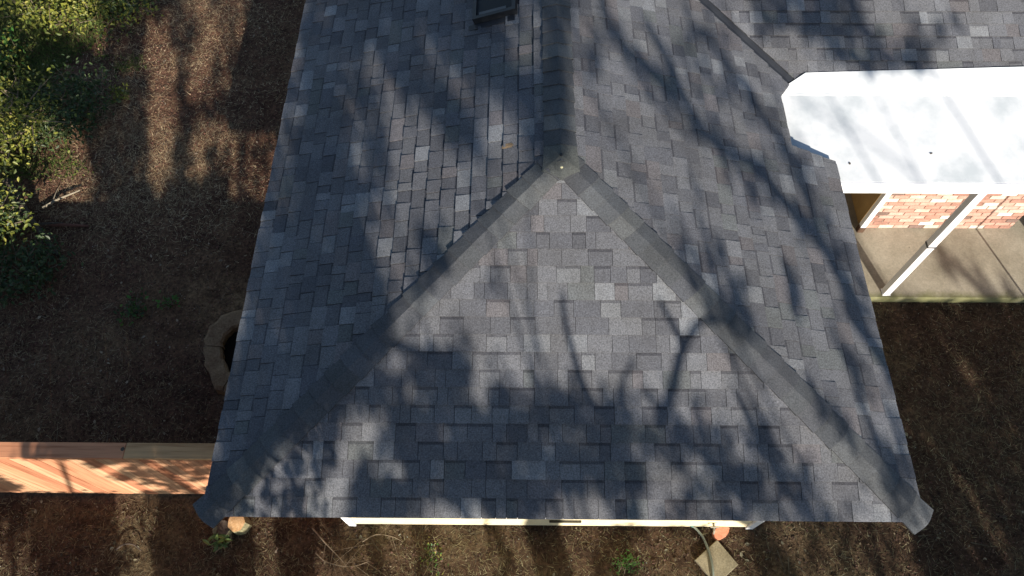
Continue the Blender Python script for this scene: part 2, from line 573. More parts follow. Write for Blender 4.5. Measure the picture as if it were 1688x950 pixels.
# ---- hip and ridge caps
CAPT = [(0.068, 0.073, 0.078), (0.077, 0.082, 0.086), (0.085, 0.090, 0.093), (0.072, 0.076, 0.083), (0.092, 0.097, 0.098), (0.063, 0.067, 0.073)]
def caps(A, B, d1, n1, d2, n2, expo, w, start=-0.03, ear=0.0):
    """bent cap shingles from the low end A towards B"""
    A, B = Vector(A), Vector(B)
    D = (B - A).normalized()
    L = (B - A).length
    d1, d2, n1, n2 = Vector(d1).normalized(), Vector(d2).normalized(), Vector(n1), Vector(n2)
    up = (n1 + n2).normalized()
    s = start
    k = 0
    while s < L:
        e = min(expo, L - s) + 0.1
        e = min(e, L - s + 0.02)
        if e < 0.05:
            break
        lo = (0.027 + rnd.random() * 0.006) if k else 0.020
        hi = 0.015
        wl = w * (1.05 + rnd.random() * 0.06)
        wu = w * (0.98 + rnd.random() * 0.03)
        t = rnd.choice(CAPT)
        j = 0.91 + rnd.random() * 0.2
        t = tuple(c * j for c in t)
        rowsV = []
        skew = (rnd.random() - 0.5) * 0.012
        for (q, ww, h) in ((s, wl, lo), (s + e * 0.5, (wl + wu) / 2 * 0.99, (lo + hi) / 2), (s + e, wu, hi)):
            c = A + D * q
            fl = 0.012 if q == s else 0
            er = ear * rnd.uniform(0.5, 1.2) if q == s else 0
            row = [c + d1 * (ww + er * 0.8) + n1 * (h - 0.002 + er) + D * (fl + skew),
                   c + d1 * (ww * 0.35) + n1 * (h + 0.002),
                   c + up * (h + 0.003),
                   c + d2 * (ww * 0.35) + n2 * (h + 0.002),
                   c + d2 * ww + n2 * (h - 0.002) + D * (fl - skew)]
            rowsV.append(row)
        V = [p for r in rowsV for p in r]
        nrm = [n1, n1, up, n2, n2]
        V += [rowsV[0][i] - nrm[i] * 0.012 for i in range(5)]           # 15..19 butt bottom
        V += [rowsV[r][i] - nrm[i] * 0.03 for r in (0, 1, 2) for i in (0, 4)]   # 20..25 side bottoms
        F = []
        cols = []
        for r in range(2):
            for i in range(4):
                F.append((r * 5 + i, r * 5 + i + 1, r * 5 + i + 6, r * 5 + i + 5)); cols.append(t)
        dk = tuple(c * 0.6 for c in t)
        for i in range(4):
            F.append((i, 15 + i, 16 + i, i + 1)); cols.append(dk)
        F.append((0, 5, 22, 20)); F.append((5, 10, 24, 22)); F.append((4, 21, 23, 9)); F.append((9, 23, 25, 14))
        cols += [dk] * 4
        hpart('cap_shingle', (V, F), M_CAP, roof, cols)
        s += expo
        k += 1

nF, nL, nR = (0, -sa, ca), (-sa, 0, ca), (sa, 0, ca)
def perp(h, v):
    h = Vector(h).normalized(); v = Vector(v)
    return (v - h * v.dot(h)).normalized()
hl_ = Vector((HW, HW, PITCH * HW)); hr_ = Vector((-HW, HW, PITCH * HW))
caps((-HW, 0, EZ), (0, HW, RZ), perp(hl_, (-ca, 0, -sa)), nL, perp(hl_, (0, -ca, -sa)), nF, 0.178, 0.125, ear=0.003)
caps((HW, 0, EZ), (0, HW, RZ), perp(hr_, (0, -ca, -sa)), nF, perp(hr_, (ca, 0, -sa)), nR, 0.178, 0.125)
caps((0, HW - 0.06, RZ + 0.012), (0, YR, RZ), (-ca, 0, -sa), nL, (ca, 0, -sa), nR, 0.172, 0.13, 0.0)
# saddle piece over the peak where the caps meet
pk = Vector((0, HW, RZ + 0.045))
sv = [pk, pk + Vector((-0.16, -0.13, -0.062)), pk + Vector((0, -0.2, -0.066)), pk + Vector((0.16, -0.13, -0.062)), pk + Vector((0.14, 0.12, -0.046)), pk + Vector((0, 0.16, -0.006)), pk + Vector((-0.14, 0.12, -0.046))]
hpart('cap_shingle', (sv + [p + Vector((0, 0, -0.03)) for p in sv],
      [(0, 1, 2), (0, 2, 3), (0, 3, 4), (0, 4, 5), (0, 5, 6), (0, 6, 1)] + [(i, i + 7, (i % 6) + 8, (i % 6) + 1) for i in range(1, 7)]),
      M_CAP, roof, [(0.082, 0.088, 0.083)] * 6 + [(0.05, 0.055, 0.055)] * 6)
hpart('nail_head', tube([(0, HW - 0.005, RZ + 0.043), (0, HW - 0.005, RZ + 0.052)], [0.013, 0.013], 8), M_BLACK, roof)
M_SEAL = plain_mat('sealant', (0.5, 0.46, 0.26), (0.6, 0.55, 0.34), 20, 0.4, 0.4)
hpart('sealant_drop', tube([(0.004, HW - 0.105, RZ - 0.005), (0.004, HW - 0.105, RZ + 0.008), (0.004, HW - 0.105, RZ + 0.012)], [0.017, 0.014, 0.004], 8), M_SEAL, roof)

# ---- valley flashing between the wings
va_ = Vector((2.497, 4.438, EZ + PITCH * 0.303)); vb_ = Vector((0, YR, RZ))
def on_right(x, y, h):
    return Vector((x, y, EZ + PITCH * (HW - x) + h))
def on_main(x, y, h):
    return Vector((x, y, EZ + PITCH * (y - YV) + h))
w = 0.075
vl = [on_right(va_.x - w, va_.y - w, 0.004), on_right(va_.x, va_.y, 0.004), on_main(va_.x + w, va_.y + w, 0.004),
      on_right(vb_.x - w, vb_.y - w, 0.004), on_right(vb_.x, vb_.y, 0.004), on_main(vb_.x + w, vb_.y + w, 0.004)]
vl[0] = on_right(va_.x - w, va_.y, 0.004); vl[3] = on_right(vb_.x + 0.001, vb_.y - w, 0.004)
vl[2] = on_main(va_.x + w, va_.y, 0.004); vl[5] = on_main(vb_.x + w, vb_.y, 0.004)
hpart('valley_flashing', (vl, [(0, 1, 4, 3), (1, 2, 5, 4)]), M_VALLEY, roof)

# ---- skylight on the left slope
def on_left(x, y, h):
    return Vector((x, y, EZ + PITCH * (x + HW))) + Vector(nL) * h
def slab_left(x0, x1, y0, y1, h0, h1):
    v = [on_left(x, y, h) for h in (h0, h1) for (x, y) in ((x0, y0), (x1, y0), (x1, y1), (x0, y1))]
    return v, [(0, 3, 2, 1), (4, 5, 6, 7), (0, 1, 5, 4), (1, 2, 6, 5), (2, 3, 7, 6), (3, 0, 4, 7)]
M_GLASS, _nt, _b = new_mat('dark_glass', 0.35, 0.2)
_b.inputs['Base Color'].default_value = (0.005, 0.006, 0.008, 1)
sky_l = hpart('skylight', slab_left(-0.80, -0.375, 4.66, 5.30, -0.01, 0.055), M_BLACK)
sky_l['label'] = 'black square skylight set near the ridge'
hpart('pane', slab_left(-0.755, -0.42, 4.73, 5.25, 0.054, 0.058), M_GLASS, sky_l)
for a in ((-0.80, -0.375, 4.66, 4.70), (-0.80, -0.375, 5.26, 5.30), (-0.80, -0.765, 4.70, 5.26), (-0.41, -0.375, 4.70, 5.26)):
    hpart('frame', slab_left(*a, 0.0545, 0.082), M_BLACK, sky_l)
M_FLASH = plain_mat('grey_flashing', (0.06, 0.062, 0.07), (0.085, 0.088, 0.095), 8, 0.5, 0.4)
hpart('flashing', slab_left(-0.86, -0.40, 4.585, 4.655, 0.010, 0.0175), M_VALLEY, sky_l)
hpart('sill_strip', slab_left(-0.74, -0.47, 4.72, 4.755, 0.0585, 0.066), M_FLASH, sky_l)

# ---- fascia under the eaves
for nm, a in (('fascia', (-HW + 0.02, HW - 0.02, 0.02, 0.045, 2.44, 2.578)), ('fascia', (-HW + 0.02, -HW + 0.045, 0.046, YB - 0.02, 2.44, 2.578)),
              ('fascia', (HW - 0.045, HW - 0.02, 0.046, 3.25, 2.44, 2.578))):
    hpart(nm, box(*a), M_WHITE)
hpart('soffit', box(-HW + 0.05, HW - 0.05, 0.05, 3.2, 2.425, 2.439), M_WHITE)

# ---- walls
WX0, WX1, WY = -2.21, 2.26, 0.42
hpart('wall', box(WX0 + 0.03, WX1 - 0.03, WY + 0.03, 8.9, 0.0, 2.424), M_WALL)
z = 0.06
k = 0
while z < 2.40:
    h = 0.2
    z1 = min(z + h, 2.42)
    v = [(WX0 + 0.075, WY - 0.012, z), (WX1 - 0.075, WY - 0.012, z), (WX1 - 0.075, WY + 0.004, z1), (WX0 + 0.075, WY + 0.004, z1),
         (WX0 + 0.075, WY + 0.029, z), (WX1 - 0.075, WY + 0.029, z), (WX1 - 0.075, WY + 0.029, z1), (WX0 + 0.075, WY + 0.029, z1)]
    hpart('siding_plank', (v, [(0, 1, 2, 3), (0, 4, 5, 1), (1, 5, 6, 2), (2, 6, 7, 3), (3, 7, 4, 0)]), M_SIDING)
    z += h + 0.001
for x in (WX0 - 0.012, WX1 - 0.07):
    hpart('corner_trim', bevel_box(x, x + 0.082, WY - 0.03, WY + 0.06, 0.01, 2.42, 0.004), M_WHITE)
hpart('foundation_vent', bevel_box(0.0, 0.345, WY - 0.026, WY - 0.006, 0.275, 0.335, 0.004), plain_mat('vent_grille', (0.03, 0.025, 0.015), (0.06, 0.05, 0.03), 30))
M_BRASS = plain_mat('tap_metal', (0.2, 0.17, 0.12), (0.3, 0.26, 0.2), 10, 0.5, 0.5)
hpart('garden_tap', join([tube([(1.78, WY - 0.01, 0.26), (1.78, WY - 0.09, 0.26), (1.78, WY - 0.115, 0.22)], [0.013, 0.013, 0.011], 8),
                          tube([(1.735, WY - 0.06, 0.295), (1.825, WY - 0.06, 0.295)], [0.009, 0.009], 8),
                          tube([(1.78, WY - 0.06, 0.26), (1.78, WY - 0.06, 0.297)], [0.008, 0.008], 6)]), M_BRASS)

# brick wall of the cross wing under the patio roof
BX0, BX1, BY = 4.30, 6.285, 4.338
bw = hpart('brick_wall', box(BX0, BX1, BY, BY + 0.22, 0.0, 2.50), M_MORTAR)
bw['label'] = 'salmon and cream brick wall behind the patio post'
BT = [((0.41, 0.225, 0.17), 20), ((0.45, 0.27, 0.21), 20), ((0.48, 0.33, 0.265), 16), ((0.52, 0.41, 0.33), 13), ((0.30, 0.165, 0.125), 12), ((0.56, 0.485, 0.405), 10), ((0.17, 0.115, 0.095), 9), ((0.60, 0.56, 0.5), 5)]
row = 0
z = 0.105
brick_cache = {}
while z < 1.22:
    x = BX0 + (0.0 if row % 2 == 0 else -0.1) + rnd.random() * 0.02
    while x < BX1 - 0.02:
        xa, xb = max(x, BX0 + 0.001), min(x + 0.193, BX1 - 0.001)
        if xb - xa > 0.03:
            t = rnd.choices([b[0] for b in BT], [b[1] for b in BT])[0]
            j = 0.9 + rnd.random() * 0.2
            t = tuple(c * j for c in t)
            vf = bevel_box(xa, xb, BY - 0.009 - rnd.random() * 0.004, BY + 0.02, z, z + 0.064, 0.0035)
            hpart('brick', vf, M_BRICK, bw, [t] * len(vf[1]))
        x += 0.203
    z += 0.0755
    row += 1
# recess left of the bricks: tan side panel, dark rear wall, white corner post, dark block standing in for the shaded gap below it
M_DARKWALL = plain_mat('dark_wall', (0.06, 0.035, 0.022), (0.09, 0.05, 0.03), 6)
hpart('side_panel', box(BX0 - 0.03, BX0 - 0.002, BY + 0.06, 5.2, 0.10, 2.5), M_TAN)
hpart('rear_wall', box(WX1, BX0, 5.2, 5.4, 0.0, 2.5), M_DARKWALL)
hpart('rear_wall', box(BX1, XE - 0.4, 4.95, 5.15, 0.0, 2.5), M_DARKWALL)
hpart('corner_post', bevel_box(BX0 - 0.075, BX0 - 0.003, BY - 0.075, BY - 0.002, 0.20, 2.5, 0.004), M_WHITE)
hpart('shade_gap_block', bevel_box(BX0 - 0.085, BX0 + 0.004, BY - 0.085, BY - 0.010, 0.09, 0.198, 0.006), M_DARKWALL)

# ------------------------------------------------------------------ patio
def pavement(name, vf, mat):
    o = mesh_obj(name, vf[0], vf[1], mat)
    o['kind'] = 'structure'
    return o
pavement('patio_slab', bevel_box(2.9, 10.2, 3.262, 6.6, -0.1, 0.10, 0.012), M_CONC)

cover = thing('patio_cover', 'flat white patio roof on slim white posts beside the shingled roof', 'patio cover', (4.6, 3.3, 0.1))
def cpart(name, vf, mat, parent=None):
    return mesh_obj(name, [(a[0] - 4.6, a[1] - 3.3, a[2] - 0.1) for a in vf[0]], vf[1], mat, parent or cover)
PZ0, PZ1, PY1 = 2.52, 2.664, 4.303
v = [(2.3, 3.3, PZ0), (9.4, 3.3, PZ0), (9.4, PY1, PZ1), (2.3, PY1, PZ1)]
cpart('membrane', (v + [(a, b, c - 0.05) for a, b, c in v], [(0, 1, 2, 3), (4, 7, 6, 5), (0, 4, 5, 1), (1, 5, 6, 2), (2, 6, 7, 3), (3, 7, 4, 0)]), M_MEMB)
fz = lambda y: EZ + PITCH * (y - YV) + 0.014
v = [(2.3, PY1 + 0.002, fz(PY1) + 0.002), (9.4, PY1 + 0.002, fz(PY1) + 0.002), (9.4, 4.74, fz(4.74) + 0.012), (4.946, 4.608, fz(4.608) + 0.012), (2.653, 4.533, fz(4.533) + 0.012), (2.44, 4.40, fz(4.40)), (2.3, 4.33, fz(4.33))]
nv = len(v)
cpart('upper_flap', (v + [(a, b_, c - 0.02) for a, b_, c in v], [tuple(range(nv))] + [(i, i + nv, (i + 1) % nv + nv, (i + 1) % nv) for i in range(nv)]), M_MEMB)
cpart('fascia', bevel_box(2.3, 9.4, 3.272, 3.299, 2.362, 2.517, 0.003), M_WHITE)
cpart('beam', box(2.5, 9.4, 3.30, 3.42, 2.33, 2.465), M_WHITE)
for x in (4.345, 6.83):
    po = cpart('post', bevel_box(x, x + 0.09, 3.30, 3.385, 0.10, 2.36, 0.004), M_WHITE)
    cpart('strap', bevel_box(x - 0.004, x + 0.094, 3.296, 3.389, 1.255, 1.285, 0.002), M_FLASH, po)
    cpart('base_plate', bevel_box(x - 0.008, x + 0.098, 3.292, 3.393, 0.1005, 0.112, 0.003), M_WHITE, po)

# ------------------------------------------------------------------ cedar fence
FY = 0.722
fence = thing('fence', 'new orange cedar picket fence with a flat cap board left of the roof', 'fence', (-5.4, FY, 0))
def fpart(name, vf, mat, cols):
    return mesh_obj(name, [(a[0] + 5.4, a[1] - FY, a[2]) for a in vf[0]], vf[1], mat, fence, [cols] * len(vf[1]))
CED = [(0.45, 0.22, 0.122), (0.47, 0.245, 0.14), (0.49, 0.275, 0.16), (0.42, 0.195, 0.108), (0.50, 0.305, 0.18), (0.38, 0.165, 0.09)]
x = -9.6
while x < -2.3:
    t = rnd.choice(CED)
    dy = rnd.random() * 0.004
    fpart('picket', bevel_box(x + 0.002, x + 0.138, FY + dy, FY + 0.017 + dy, 0.03 + rnd.random() * 0.02, 1.555, 0.002), M_PICKET, t)
    x += 0.14
for z in (0.25, 0.85, 1.40):
    fpart('rail', bevel_box(-9.6, -2.3, FY + 0.022, FY + 0.060, z, z + 0.088, 0.003), M_CEDARCAP, (0.45, 0.24, 0.11))
for x in (-9.0, -6.6, -4.2, -2.45):
    fpart('post', bevel_box(x - 0.045, x + 0.045, FY + 0.061, FY + 0.150, 0.0, 1.553, 0.004), M_PICKET, (0.45, 0.25, 0.12))
for xa, xb, t in ((-9.6, -6.53, (0.55, 0.25, 0.13)), (-6.526, -4.095, (0.52, 0.235, 0.125)), (-4.091, -2.3, (0.50, 0.30, 0.15))):
    fpart('cap_board', bevel_box(xa, xb, FY - 0.016, FY + 0.138, 1.558, 1.598, 0.004), M_CEDARCAP, t)
fpart('knot', tube([(-4.115, FY + 0.075, 1.596), (-4.115, FY + 0.075, 1.5995)], [0.02, 0.02], 9), M_BARK, (0.1, 0.05, 0.03))

# ------------------------------------------------------------------ ring of curved edging stones, half under the eave
ring = thing('planter_ring', 'low round ring of curved tan edging stones half hidden under the left eave', 'planter', (-3.70, 2.50, 0))
M_STONE = plain_mat('edging_stone', (0.17, 0.10, 0.058), (0.26, 0.17, 0.10), 7, 0.95, 0.2, 38, 0.35, 0.5)
segs = 5
for k in range(segs):
    a0 = math.radians(178) + 2 * math.pi * k / segs + 0.012
    a1 = math.radians(178) + 2 * math.pi * (k + 1) / segs - 0.012
    V, F = [], []
    n = 9
    for i in range(n):
        a = a0 + (a1 - a0) * i / (n - 1)
        j = 1 + (rnd.random() - 0.5) * 0.09 + 0.06 * math.sin(3 * a + 0.6)
        prof = [(0.345, -0.05), (0.335, 0.095), (0.36, 0.125), (0.53, 0.13), (0.575, 0.10), (0.59, -0.05)]
        for r, zz in prof:
            V.append((math.cos(a) * r * j, math.sin(a) * r * j, zz + (rnd.random() - 0.5) * 0.006))
    m = 6
    for i in range(n - 1):
        for q_ in range(m - 1):
            b = i * m + q_
            F.append((b, b + 1, b + m + 1, b + m))
    F.append(tuple(range(m))); F.append(tuple(range((n - 1) * m, n * m))[::-1])
    mesh_obj('edging_stone', V, F, M_STONE, ring)
V = [(0, 0, 0.012)] + [(math.cos(a) * 0.35, math.sin(a) * 0.35, 0.012) for a in np.linspace(0, 2 * math.pi, 24, endpoint=False)]
mesh_obj('soil_fill', V, [(0, i, i % 24 + 1) for i in range(1, 25)], plain_mat('black_soil', (0.008, 0.006, 0.005), (0.014, 0.011, 0.009), 9, 1.0, 0.05), ring)

# ------------------------------------------------------------------ small things lying about the house
def ground_at(x, y):
    return float(gh(np.array([x]), np.array([y]))[0])

# cut log at the corner
log = thing('cut_log', 'short cut log with a pale orange sawn face at the lower left roof corner', 'log', (-3.52, 0.37, 0.0))
M_CUT = plain_mat('sawn_face', (0.42, 0.24, 0.1), (0.58, 0.38, 0.2), 26, 0.9, 0.2, 90, 0.3)
M_LICH = plain_mat('lichen_bark', (0.12, 0.11, 0.06), (0.3, 0.27, 0.16), 22, 0.95, 0.15, 60, 0.35, 0.5)
def lump(cx, cy, z0, z1, r, n=14, jit=0.25, tilt=(0, 0)):
    rr = [r * (1 + (rnd.random() - 0.5) * jit) for _ in range(n)]
    V = []
    for zz, s in ((z0, 1.06), ((z0 + z1) / 2, 1.03), (z1, 0.97)):
        for k in range(n):
            a = 2 * math.pi * k / n
            x, y = math.cos(a) * rr[k] * s, math.sin(a) * rr[k] * s
            V.append((cx + x, cy + y, zz + (x * tilt[0] + y * tilt[1] if zz == z1 else 0)))
    side = []
    for l in range(2):
        for k in range(n):
            a, b = l * n + k, l * n + (k + 1) % n
            side.append((a, b, b + n, a + n))
    return V, side, [tuple(range(2 * n, 3 * n))]
V, S, T = lump(0.085, 0.02, -0.05, 0.17, 0.10, tilt=(0.2, 0.25))
mesh_obj('bark', V, S, M_LICH, log); mesh_obj('sawn_face', [V[i] for i in T[0]], [tuple(range(len(T[0])))], M_CUT, log)
V, S, T = lump(-0.06, -0.015, -0.05, 0.11, 0.085, 11, 0.5, (-0.3, 0.1))
mesh_obj('bark', V, S, M_LICH, log); mesh_obj('sawn_face', [V[i] for i in T[0]], [tuple(range(len(T[0])))], M_BARK, log)
V, S, T = lump(-0.14, -0.06, -0.05, 0.07, 0.05, 9, 0.6, (-0.2, 0.4))
mesh_obj('bark', V, S, M_LICH, log); mesh_obj('sawn_face', [V[i] for i in T[0]], [tuple(range(len(T[0])))], M_LICH, log)

# square stepping stone, hose, terracotta shard
P4 = [(1.858, 0.273), (1.594, 0.062), (1.792, -0.195), (2.056, 0.016)]
cx, cy = sum(p[0] for p in P4) / 4, sum(p[1] for p in P4) / 4
V = []
for s, z in ((1.0, -0.03), (1.0, 0.034), (0.97, 0.042)):
    V += [((p[0] - cx) * s, (p[1] - cy) * s, z) for p in P4]
F = [(8, 9, 10, 11)] + [(l * 4 + k, l * 4 + (k + 1) % 4, l * 4 + 4 + (k + 1) % 4, l * 4 + 4 + k) for l in range(2) for k in range(4)]
M_PAVER = plain_mat('stepping_stone', (0.17, 0.145, 0.09), (0.27, 0.235, 0.155), 5, 0.95, 0.2, 50, 0.25, 0.3)
st = mesh_obj('stepping_stone', V, [f[::-1] for f in F], M_PAVER)
st.location = (cx, cy, 0)
tag(st, 'square concrete stepping stone turned on its corner below the cream wall', 'stepping stone')

hs = thing('garden_hose', 'grey green garden hose curving over the square stepping stone', 'hose', (1.70, 0.1, 0.0))
hp = [(-0.11, 0.315, 0.075), (-0.06, 0.275, 0.06), (0.0, 0.2, 0.045), (0.04, 0.08, 0.05), (0.06, -0.05, 0.066), (0.062, -0.2, 0.066), (0.055, -0.34, 0.045), (0.03, -0.6, 0.02), (-0.05, -1.0, 0.02), (-0.2, -1.5, 0.02)]
def smooth_path(P, n=6):
    P = [Vector(p) for p in P]
    out = []
    for i in range(len(P) - 1):
        a, b, c, d = P[max(i - 1, 0)], P[i], P[i + 1], P[min(i + 2, len(P) - 1)]
        for k in range(n):
            t = k / n
            out.append(0.5 * ((2 * b) + (c - a) * t + (2 * a - 5 * b + 4 * c - d) * t * t + (3 * b - a - 3 * c + d) * t ** 3))
    out.append(P[-1])
    return out
sp = smooth_path(hp)
mesh_obj('tube', *tube(sp, [0.0135] * len(sp), 10), plain_mat('hose_rubber', (0.16, 0.18, 0.14), (0.22, 0.24, 0.19), 8, 0.5, 0.4), hs, smooth=True)
mesh_obj('coupling', *tube([(-0.145, 0.335, 0.08), (-0.10, 0.31, 0.073)], [0.019, 0.019], 10), plain_mat('hose_coupling', (0.1, 0.2, 0.17), (0.15, 0.27, 0.22), 8, 0.5, 0.4), hs)

V, S, T = lump(0, 0, -0.02, 0.055, 0.075, 10, 0.35, (0.1, 0.25))
V = [(a * 1.25, b * 0.85, c) for a, b, c in V]
M_TERRA = plain_mat('terracotta', (0.42, 0.15, 0.08), (0.54, 0.22, 0.13), 18, 0.9, 0.2, 60, 0.2)
sh = mesh_obj('brick_fragment', V, S + T, M_TERRA)
sh.location = (1.915, 0.345, ground_at(1.915, 0.345)); sh.rotation_euler = (0, 0, 0.5)
tag(sh, 'rounded orange red brick fragment on the soil beside the hose end', 'brick')

# ---- sticks and fallen branches
def stick(label, pts, r, name='stick', cat='stick', mat=None, twigs=0, group=None):
    base = Vector(pts[0])
    P = smooth_path([Vector(p) - base for p in pts], 4)
    n = len(P)
    vf = [tube(P, [r * (1 - 0.55 * i / (n - 1)) for i in range(n)], 7, True, 0.25)]
    for _ in range(twigs):
        i = rnd.randrange(n // 3, n - 1)
        d = (P[i + 1] - P[i]).normalized()
        sdv = d.cross(Vector((0, 0, 1))).normalized() * rnd.choice((-1, 1)) + d * 0.8 + Vector((0, 0, rnd.random() * 0.3))
        L = 0.12 + rnd.random() * 0.22
        vf.append(tube([P[i], P[i] + sdv * L * 0.5, P[i] + sdv * L + Vector((0, 0, -0.01))], [r * 0.35, r * 0.25, r * 0.12], 5))
    V, F = join(vf)
    o = mesh_obj(name, V, F, mat or M_TWIG)
    o.location = base
    return tag(o, label, cat, group)
M_PALE = plain_mat('bleached_wood', (0.2, 0.17, 0.12), (0.3, 0.26, 0.19), 14, 0.9, 0.2)
M_REDW = plain_mat('old_red_wood', (0.12, 0.055, 0.04), (0.18, 0.085, 0.06), 14, 0.9, 0.2)
stick('bleached bare stick on the lit soil beside the left shrubs', [(-6.95, 4.62, 0.05), (-6.78, 4.74, 0.07), (-6.52, 4.92, 0.05)], 0.02, mat=M_PALE, twigs=1)
stick('thick grey fallen limb under the left shrubs', [(-7.45, 4.95, 0.22), (-7.1, 4.5, 0.16), (-6.75, 4.12, 0.08), (-6.5, 3.85, 0.05)], 0.06, 'fallen_limb', 'branch', M_BARK, 4)
stick('reddish straight piece of wood on shaded soil below the bleached stick', [(-6.78, 4.36, 0.03), (-6.5, 4.35, 0.03), (-6.24, 4.34, 0.03)], 0.03, 'wood_piece', 'wood', M_REDW)
stick('small white wood chip on the soil below the front eave', [(-2.995, 0.10, 0.03), (-2.985, 0.125, 0.032), (-2.972, 0.15, 0.03)], 0.013, 'wood_chip', 'wood', M_PALE)
stick('bent dead vine on lit soil under the fence', [(-4.75, 0.12, 0.03), (-4.66, 0.17, 0.06), (-4.56, 0.17, 0.06), (-4.47, 0.11, 0.03)], 0.012, 'vine', 'vine', M_BARK)
stick('long thin dry twig crossing the dark soil at the left corner of the cream wall', [(-2.62, 0.36, 0.04), (-2.45, 0.2, 0.05), (-2.28, 0.05, 0.04), (-2.2, -0.03, 0.03)], 0.009, 'twig', 'twig', twigs=4)
stick('forked dry twig lying below the white left corner trim', [(-2.55, 0.10, 0.04), (-2.4, 0.0, 0.05), (-2.15, -0.04, 0.05), (-1.95, 0.02, 0.04)], 0.008, 'twig', 'twig', twigs=6)
stick('arched dry twig on soil under the cream wall, left end', [(-2.05, 0.22, 0.04), (-1.9, 0.29, 0.08), (-1.72, 0.27, 0.08), (-1.6, 0.22, 0.04)], 0.006, 'twig', 'twig', twigs=3)

# orange leaf fallen on the left slope
lp = on_left(-0.45, 3.03, 0.012)
lv = []
for k in range(9):
    a = 2 * math.pi * k / 9
    r = 0.04 * (1 + 0.35 * math.cos(2 * a)) * (0.85 + rnd.random() * 0.3)
    q_ = Vector((math.cos(a) * r, math.sin(a) * r, 0.0))
    q_.z = PITCH * q_.x + 0.002 + 0.004 * rnd.random()
    lv.append(q_)
lf = mesh_obj('fallen_leaf', [(0, 0, 0.006)] + lv, [(0, i, i % 9 + 1) for i in range(1, 10)], plain_mat('orange_leaf', (0.17, 0.12, 0.075), (0.23, 0.165, 0.1), 30, 0.8, 0.2))
lf.location = lp
tag(lf, 'single orange brown leaf lying on the left roof slope', 'leaf')

for (lx, ly, lw, la, lab) in ((3.82, 3.62, 0.017, 0.4, 'small dark leaf stuck on the middle of the white patio roof'), (2.98, 3.50, 0.018, 1.4, 'small dark leaf on the white patio roof beside the shingled eave')):
    lz = PZ0 + (PZ1 - PZ0) * (ly - 3.3) / (PY1 - 3.3) + 0.004
    lv = [(math.cos(a) * lw * (0.7 + 0.5 * rnd.random()), math.sin(a) * lw * 0.55, 0.004 * rnd.random()) for a in np.linspace(0, 2 * math.pi, 8, endpoint=False)]
    o = mesh_obj('fallen_leaf', [(0, 0, 0.007)] + lv, [(0, i, i % 8 + 1) for i in range(1, 9)], M_BARK)
    o.location = (lx, ly, lz); o.rotation_euler = (math.atan((PZ1 - PZ0) / (PY1 - 3.3)), 0, la)
    tag(o, lab, 'leaf')

# ------------------------------------------------------------------ plants
def leaf_quads(cen, nrm, size, aspect=0.5, fold=0.25):
    """two folded halves per leaf -> (2n,4,3)"""
    n = len(cen)
    nrm = nrm / np.linalg.norm(nrm, axis=1, keepdims=True)
    r = nrg.normal(size=(n, 3))
    t = np.cross(nrm, r); t /= np.linalg.norm(t, axis=1, keepdims=True)
    s = np.cross(nrm, t)
    L = size[:, None]
    a = cen - t * L * 0.5
    b = cen + t * L * 0.5
    up = nrm * L * fold * aspect
    m1 = cen - t * L * 0.12 + s * L * aspect * 0.5 + up
    m2 = cen + t * L * 0.2 + s * L * aspect * 0.42 + up
    k1 = cen - t * L * 0.12 - s * L * aspect * 0.5 + up
    k2 = cen + t * L * 0.2 - s * L * aspect * 0.42 + up
    q1 = np.stack([a, b, m2, m1], 1)
    q2 = np.stack([a, k1, k2, b], 1)
    return np.concatenate([q1, q2], 0)

def shrub(name, label, cat, loc, rx, ry, h, nstem, nleaf, lsize, pal, group=None, aspect=0.5, spread=1.0):
    root = thing(name, label, cat, (loc[0], loc[1], 0), group)
    tips = []
    stems = []
    for k in range(nstem):
        a = 2 * math.pi * (k + rnd.random() * 0.7) / nstem
        rr = math.sqrt(rnd.random()) * spread
        tip = Vector((math.cos(a) * rx * rr, math.sin(a) * ry * rr, h * (0.55 + 0.45 * rnd.random()) * (1 - 0.35 * rr)))
        b = Vector((math.cos(a) * 0.12 * rx, math.sin(a) * 0.12 * ry, -0.03))
        midp = b.lerp(tip, 0.5) + Vector((rnd.uniform(-.1, .1) * rx, rnd.uniform(-.1, .1) * ry, 0.12 * h))
        P = smooth_path([b, midp, tip], 4)
        r0 = 0.008 + 0.012 * min(h, 1.2)
        stems.append(tube(P, [r0 * (1 - 0.75 * i / (len(P) - 1)) for i in range(len(P))], 5))
        for i in range(3, len(P)):
            tips.append(P[i])
        for _ in range(3):
            p0 = P[rnd.randrange(3, len(P))]
            dv = Vector((rnd.uniform(-1, 1), rnd.uniform(-1, 1), rnd.uniform(-.1, .8))).normalized() * 0.3 * max(rx, 0.3)
            stems.append(tube([p0, p0 + dv * 0.5, p0 + dv], [r0 * 0.4, r0 * 0.3, r0 * 0.15], 4))
            tips.append(p0 + dv); tips.append(p0 + dv * 0.6)
    V, F = join(stems)
    mesh_obj('stem', V, F, M_TWIG, root)
    T = np.array([tuple(t) for t in tips])
    idx = nrg.integers(0, len(T), nleaf)
    c = T[idx] + nrg.normal(size=(nleaf, 3)) * np.array([0.11 * rx + 0.03, 0.11 * ry + 0.03, 0.07 * h + 0.02])
    c[:, 2] = np.abs(c[:, 2]) + 0.01
    nr = nrg.normal(size=(nleaf, 3)) * 0.55 + np.array([0.1, -0.35, 0.9])
    sz = lsize * (0.65 + 0.7 * nrg.random(nleaf))
    q_ = leaf_quads(c, nr, sz, aspect)
    pal = np.array(pal)
    col = pal[nrg.integers(0, len(pal), nleaf)] * (0.75 + 0.5 * nrg.random((nleaf, 1)))
    fast_mesh('foliage', q_, 4, M_LEAF, root, np.concatenate([col, col], 0))
    return root

